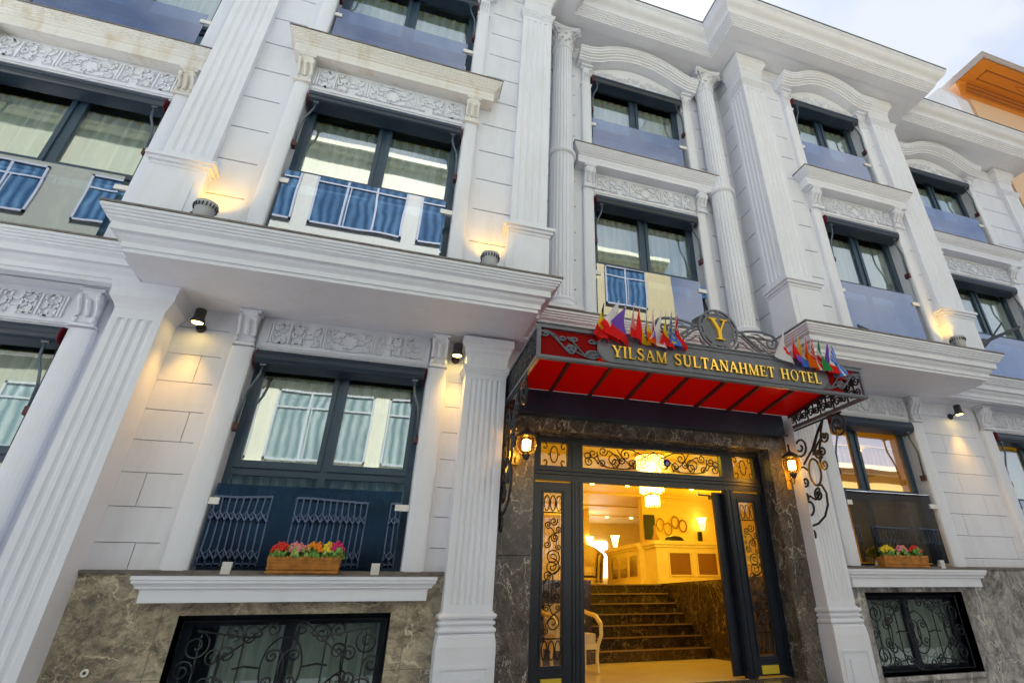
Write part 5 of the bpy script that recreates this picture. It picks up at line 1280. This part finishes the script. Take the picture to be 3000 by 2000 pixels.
# opposite side of the street (mirrored in the hotel's panes)
def opp_window(mb, gl, x, z, w, h, y):
    mb.box(x, x+w, y-.02, y+.05, z, z+.06); mb.box(x, x+w, y-.02, y+.05, z+h-.06, z+h); mb.box(x, x+.06, y-.02, y+.05, z, z+h); mb.box(x+w-.06, x+w, y-.02, y+.05, z, z+h)
    nn = 3 if w > 2.3 else 2
    for i in range(1, nn): mb.box(x+w*i/nn-.03, x+w*i/nn+.03, y-.02, y+.045, z, z+h)
    mb.box(x, x+w, y-.02, y+.04, z+h*.72, z+h*.72+.05); mb.box(x+w/nn+.08, x+w/nn+.11, y-.02, y+.04, z, z+h*.72)
    gl.box(x+.05, x+w-.05, y-.01, y+.01, z+.05, z+h-.05)
GREYB = paint('pale_grey_plinth', (.66,.65,.62)); FRW = simple('pale_window_frame', (.34,.36,.37), .5); OCHRE = paint("ochre_wall", (.42,.31,.10))
def curtained(name, base, fold):
    m, nt, out = newmat(name); b = N(nt, 'ShaderNodeBsdfPrincipled'); b.inputs['Roughness'].default_value = .12
    v = coords(nt); w1 = N(nt, 'ShaderNodeTexWave', Scale=1.25, Distortion=5.0, Detail=4.0); w1.bands_direction = 'X'; nt.links.new(v, w1.inputs['Vector'])
    n = N(nt, 'ShaderNodeTexNoise', Scale=.9, Detail=2.0); nt.links.new(v, n.inputs['Vector'])
    mu = N(nt, 'ShaderNodeMath', operation='MULTIPLY'); nt.links.new(w1.outputs['Fac'], mu.inputs[0]); nt.links.new(n.outputs['Fac'], mu.inputs[1])
    r = ramp(nt, [(.0, base), (.75, fold)]); nt.links.new(mu.outputs[0], r.inputs['Fac']); nt.links.new(r.outputs['Color'], b.inputs['Base Color'])
    nt.links.new(b.outputs[0], out.inputs[0]); return m
OGL0 = curtained('curtained_glazing', (.10,.16,.17), (.34,.40,.38)); OGL = curtained('blue_curtained_glazing', (.02,.06,.11), (.10,.20,.29))
def opposite(x0, x1, y, H, mat, lab, seed, fl=3.1, base=None, top=CREAM, ph=4.3, balc=True, ww=1.7, gap=1.05, hh=1.65):
    r = empty('opposite_building', ((x0+x1)/2, y-5, 0), lab, 'building', None)
    m = MB(); m.box(x0, x1, y-10, y, 0, H); m.build('wall', mat, r)
    m = MB(); m.box(x0-.1, x1+.1, y-.4, y+.35, H, H+.18); m.box(x0-.05, x1+.05, y-.3, y+.2, H-.15, H); m.build('cornice', top, r)
    fr, gl, g0 = MB(), MB(), MB(); rnd = random.Random(seed); k = 0
    while 5.0+k*fl < H-2.0:
        z = 5.0+k*fl; x = x0+.9
        while x+ww < x1-.3: opp_window(fr, g0 if k == 0 else gl, x, z, ww, hh, y+.03); x += ww+gap
        k += 1
    o = fr.build('window', FRW, r); gl.build('pane', OGL, o)
    if g0.v: g0.build('pane', OGL0, o)
    m = MB(); m.box(x0, x1, y, y+.06, 0, ph)
    q_ = MB(); q_.box(x0, x1, y, y+.10, ph, ph+.08); q_.box(x0, x1, y, y+.25, 7.35, 7.5) if H > 8 else None; q_.build('string_course', simple('white_band', (.8,.8,.76), .6), r)
    m.build('shopfront', base or simple('dark_shopfront', (.004,.012,.020), .8, var=.5, nscale=1, spec=.08), r)
    s = MB(); x = x0+.5
    while x < x1-.5:                       # folding security grilles
        for q in range(12): s.box(x+q*.155, x+q*.155+.03, y+.08, y+.10, 1.0, 3.9)
        s.box(x, x+1.74, y+.08, y+.10, 3.9, 3.95); s.box(x, x+1.74, y+.08, y+.10, 2.4, 2.43)
        for q in range(11):
            for zz in (1.5, 2.5, 3.35): s.tube([(x+q*.155, y+.11, zz), (x+q*.155+.17, y+.11, zz+.22)], .014, 3); s.tube([(x+q*.155+.17, y+.11, zz), (x+q*.155, y+.11, zz+.22)], .014, 3)
        x += 2.3
    s.build('security_grille', simple('dull_grille_paint', (.030,.045,.065), .7), r)
    for k in range(1, 4):
        if not balc or k*fl+4.2 > H-2.5 or (seed+k) % 2: continue
        bz = 4.5+k*fl; bx = x0+(x1-x0)*.35
        b = MB(); b.box(bx, bx+2.6, y, y+.85, bz, bz+.14); b.build('balcony', mat, r)
        b = MB()
        for q in range(15): b.tube([(bx+.02+q*.183, y+.83, bz+.14), (bx+.02+q*.183, y+.83, bz+1.05)], .012, 4)
        b.tube([(bx,y+.02,bz+1.06),(bx,y+.84,bz+1.06),(bx+2.6,y+.84,bz+1.06),(bx+2.6,y+.02,bz+1.06)], .022, 5); b.build('railing', FRW, r)
opposite(-16, -7.2, -2.4, 15.0, OLIVE, 'olive building opposite the hotel, leftmost of the street side behind the camera', 1, base=GREYB)
opposite(-7.2, 3.0, -2.0, 14.4, CREAM, 'cream rendered building opposite the left part of the hotel', 2, balc=False, ww=2.6, gap=.42, ph=4.8, hh=2.0)
opposite(3.0, 9.5, -2.2, 13.6, GREYW, 'ochre rendered building opposite the hotel entrance', 3, base=GREYB)
opposite(9.5, 12.5, -2.6, 7.6, CREAM, 'narrow lower cream building opposite the right part of the hotel', 4)
opposite(12.5, 26, -3.0, 6.2, OCHRE, 'low ochre building with roof railing opposite the far right of the hotel', 5, ph=5.2, base=simple('dark_brown_shopfront', (.02,.016,.010), .4, var=.4, nscale=1))
rr_ = MB(); [rr_.tube([(12.6+.25*i,-3.05,6.3),(12.6+.25*i,-3.05,7.2)], .02, 4) for i in range(53)]; rr_.tube([(12.6,-3.05,7.2),(25.8,-3.05,7.2)], .03, 5)
tag(rr_.build('roof_railing', FRW), 'pale railing along the roof of the low ochre building across the street', 'railing')
m = MB(); m.box(-120, 120, -120, 120, -.30, -.12); tag(m.build('ground', ASPH), kind='structure')
m = MB(); m.box(-40, 40, -1.0, 5.0, -.12, -.008); tag(m.build('road', COBBLE), kind='structure')
m = MB(); m.box(-40, 40, 5.0, GW-.06, -.12, .0); tag(m.build('pavement', PAVE), kind='structure')
m = MB(); m.box(-40, 40, -2.7, -1.0, -.12, .0); tag(m.build('pavement', PAVE), kind='structure')

# ================================================================== LIGHT
w = bpy.data.worlds.new('World'); S.world = w; w.use_nodes = True; nt = w.node_tree; nt.nodes.clear()
out = nt.nodes.new('ShaderNodeOutputWorld'); bg = nt.nodes.new('ShaderNodeBackground'); sky = nt.nodes.new('ShaderNodeTexSky')
SEL, SAZ = radians(54), radians(8)      # the sun stands behind the hotel and lights the fronts across the street
sky.sky_type = 'NISHITA'; sky.sun_disc = False; sky.sun_elevation = SEL; sky.sun_rotation = SAZ; sky.dust_density = 1.5; sky.air_density = 1.0
tc = nt.nodes.new('ShaderNodeTexCoord'); mp = nt.nodes.new('ShaderNodeMapping'); mp.inputs['Scale'].default_value = (1.6,1.6,1.6); mp.inputs['Location'].default_value = (.35,.1,.2)
nz = nt.nodes.new('ShaderNodeTexNoise'); nz.inputs['Scale'].default_value = 2.6; nz.inputs['Detail'].default_value = 5; nz.inputs['Roughness'].default_value = .5
cr = nt.nodes.new('ShaderNodeValToRGB'); cr.color_ramp.elements[0].position = .40; cr.color_ramp.elements[0].color = (.22,.22,.22,1); cr.color_ramp.elements[1].position = .58
mx = nt.nodes.new('ShaderNodeMixRGB'); mx.inputs['Color2'].default_value = (3.85, 4.1, 4.5, 1)
nt.links.new(tc.outputs['Generated'], mp.inputs['Vector']); nt.links.new(mp.outputs[0], nz.inputs['Vector']); nt.links.new(nz.outputs['Fac'], cr.inputs['Fac'])
nt.links.new(cr.outputs['Color'], mx.inputs['Fac']); nt.links.new(sky.outputs[0], mx.inputs['Color1']); nt.links.new(mx.outputs[0], bg.inputs[0]); bg.inputs[1].default_value = .06
nt.links.new(bg.outputs[0], out.inputs[0])
sl = bpy.data.lights.new('sun', 'SUN'); sl.energy = 5.0; sl.angle = radians(3); sl.color = (1,.975,.95)
so = bpy.data.objects.new('sun', sl); C.objects.link(so)
from mathutils import Vector, Matrix
d = Vector((.14*cos(SEL), .99*cos(SEL), sin(SEL)))   # direction towards the sun
so.rotation_euler = d.to_track_quat('Z', 'Y').to_euler()

# ================================================================== CAMERA
cam = bpy.data.cameras.new('camera'); co = bpy.data.objects.new('camera', cam); C.objects.link(co); S.camera = co
Mx = ((0.9452700127492374,0.29084631075225587,-0.14789532284307966),(-0.326145053713695,0.828750120619729,-0.4547555843646954),(-0.009695717361161848,0.478102145042863,0.8782507227268678))
# columns of Mx: right, forward, up of the view; Blender looks along -Z
R3 = Matrix([[Mx[i][0], Mx[i][2], -Mx[i][1]] for i in range(3)]).to_4x4()
co.matrix_world = Matrix.Translation((0,0,1.5)) @ R3
cam.sensor_width = 36; cam.lens = 36*1587.80/3000; cam.shift_x = -.133716*1500/3000; cam.shift_y = -.0657627*1500/3000; cam.clip_end = 500; cam.clip_start = .05
S.render.engine = 'CYCLES'
S.view_settings.view_transform = 'Standard'; S.view_settings.look = 'None'; S.view_settings.exposure = 1.88; S.view_settings.gamma = 1
S.render.resolution_x = 1024; S.render.resolution_y = 682
S.cycles.max_bounces = 8; S.cycles.transparent_max_bounces = 16

S.cycles.caustics_reflective = False; S.cycles.caustics_refractive = False
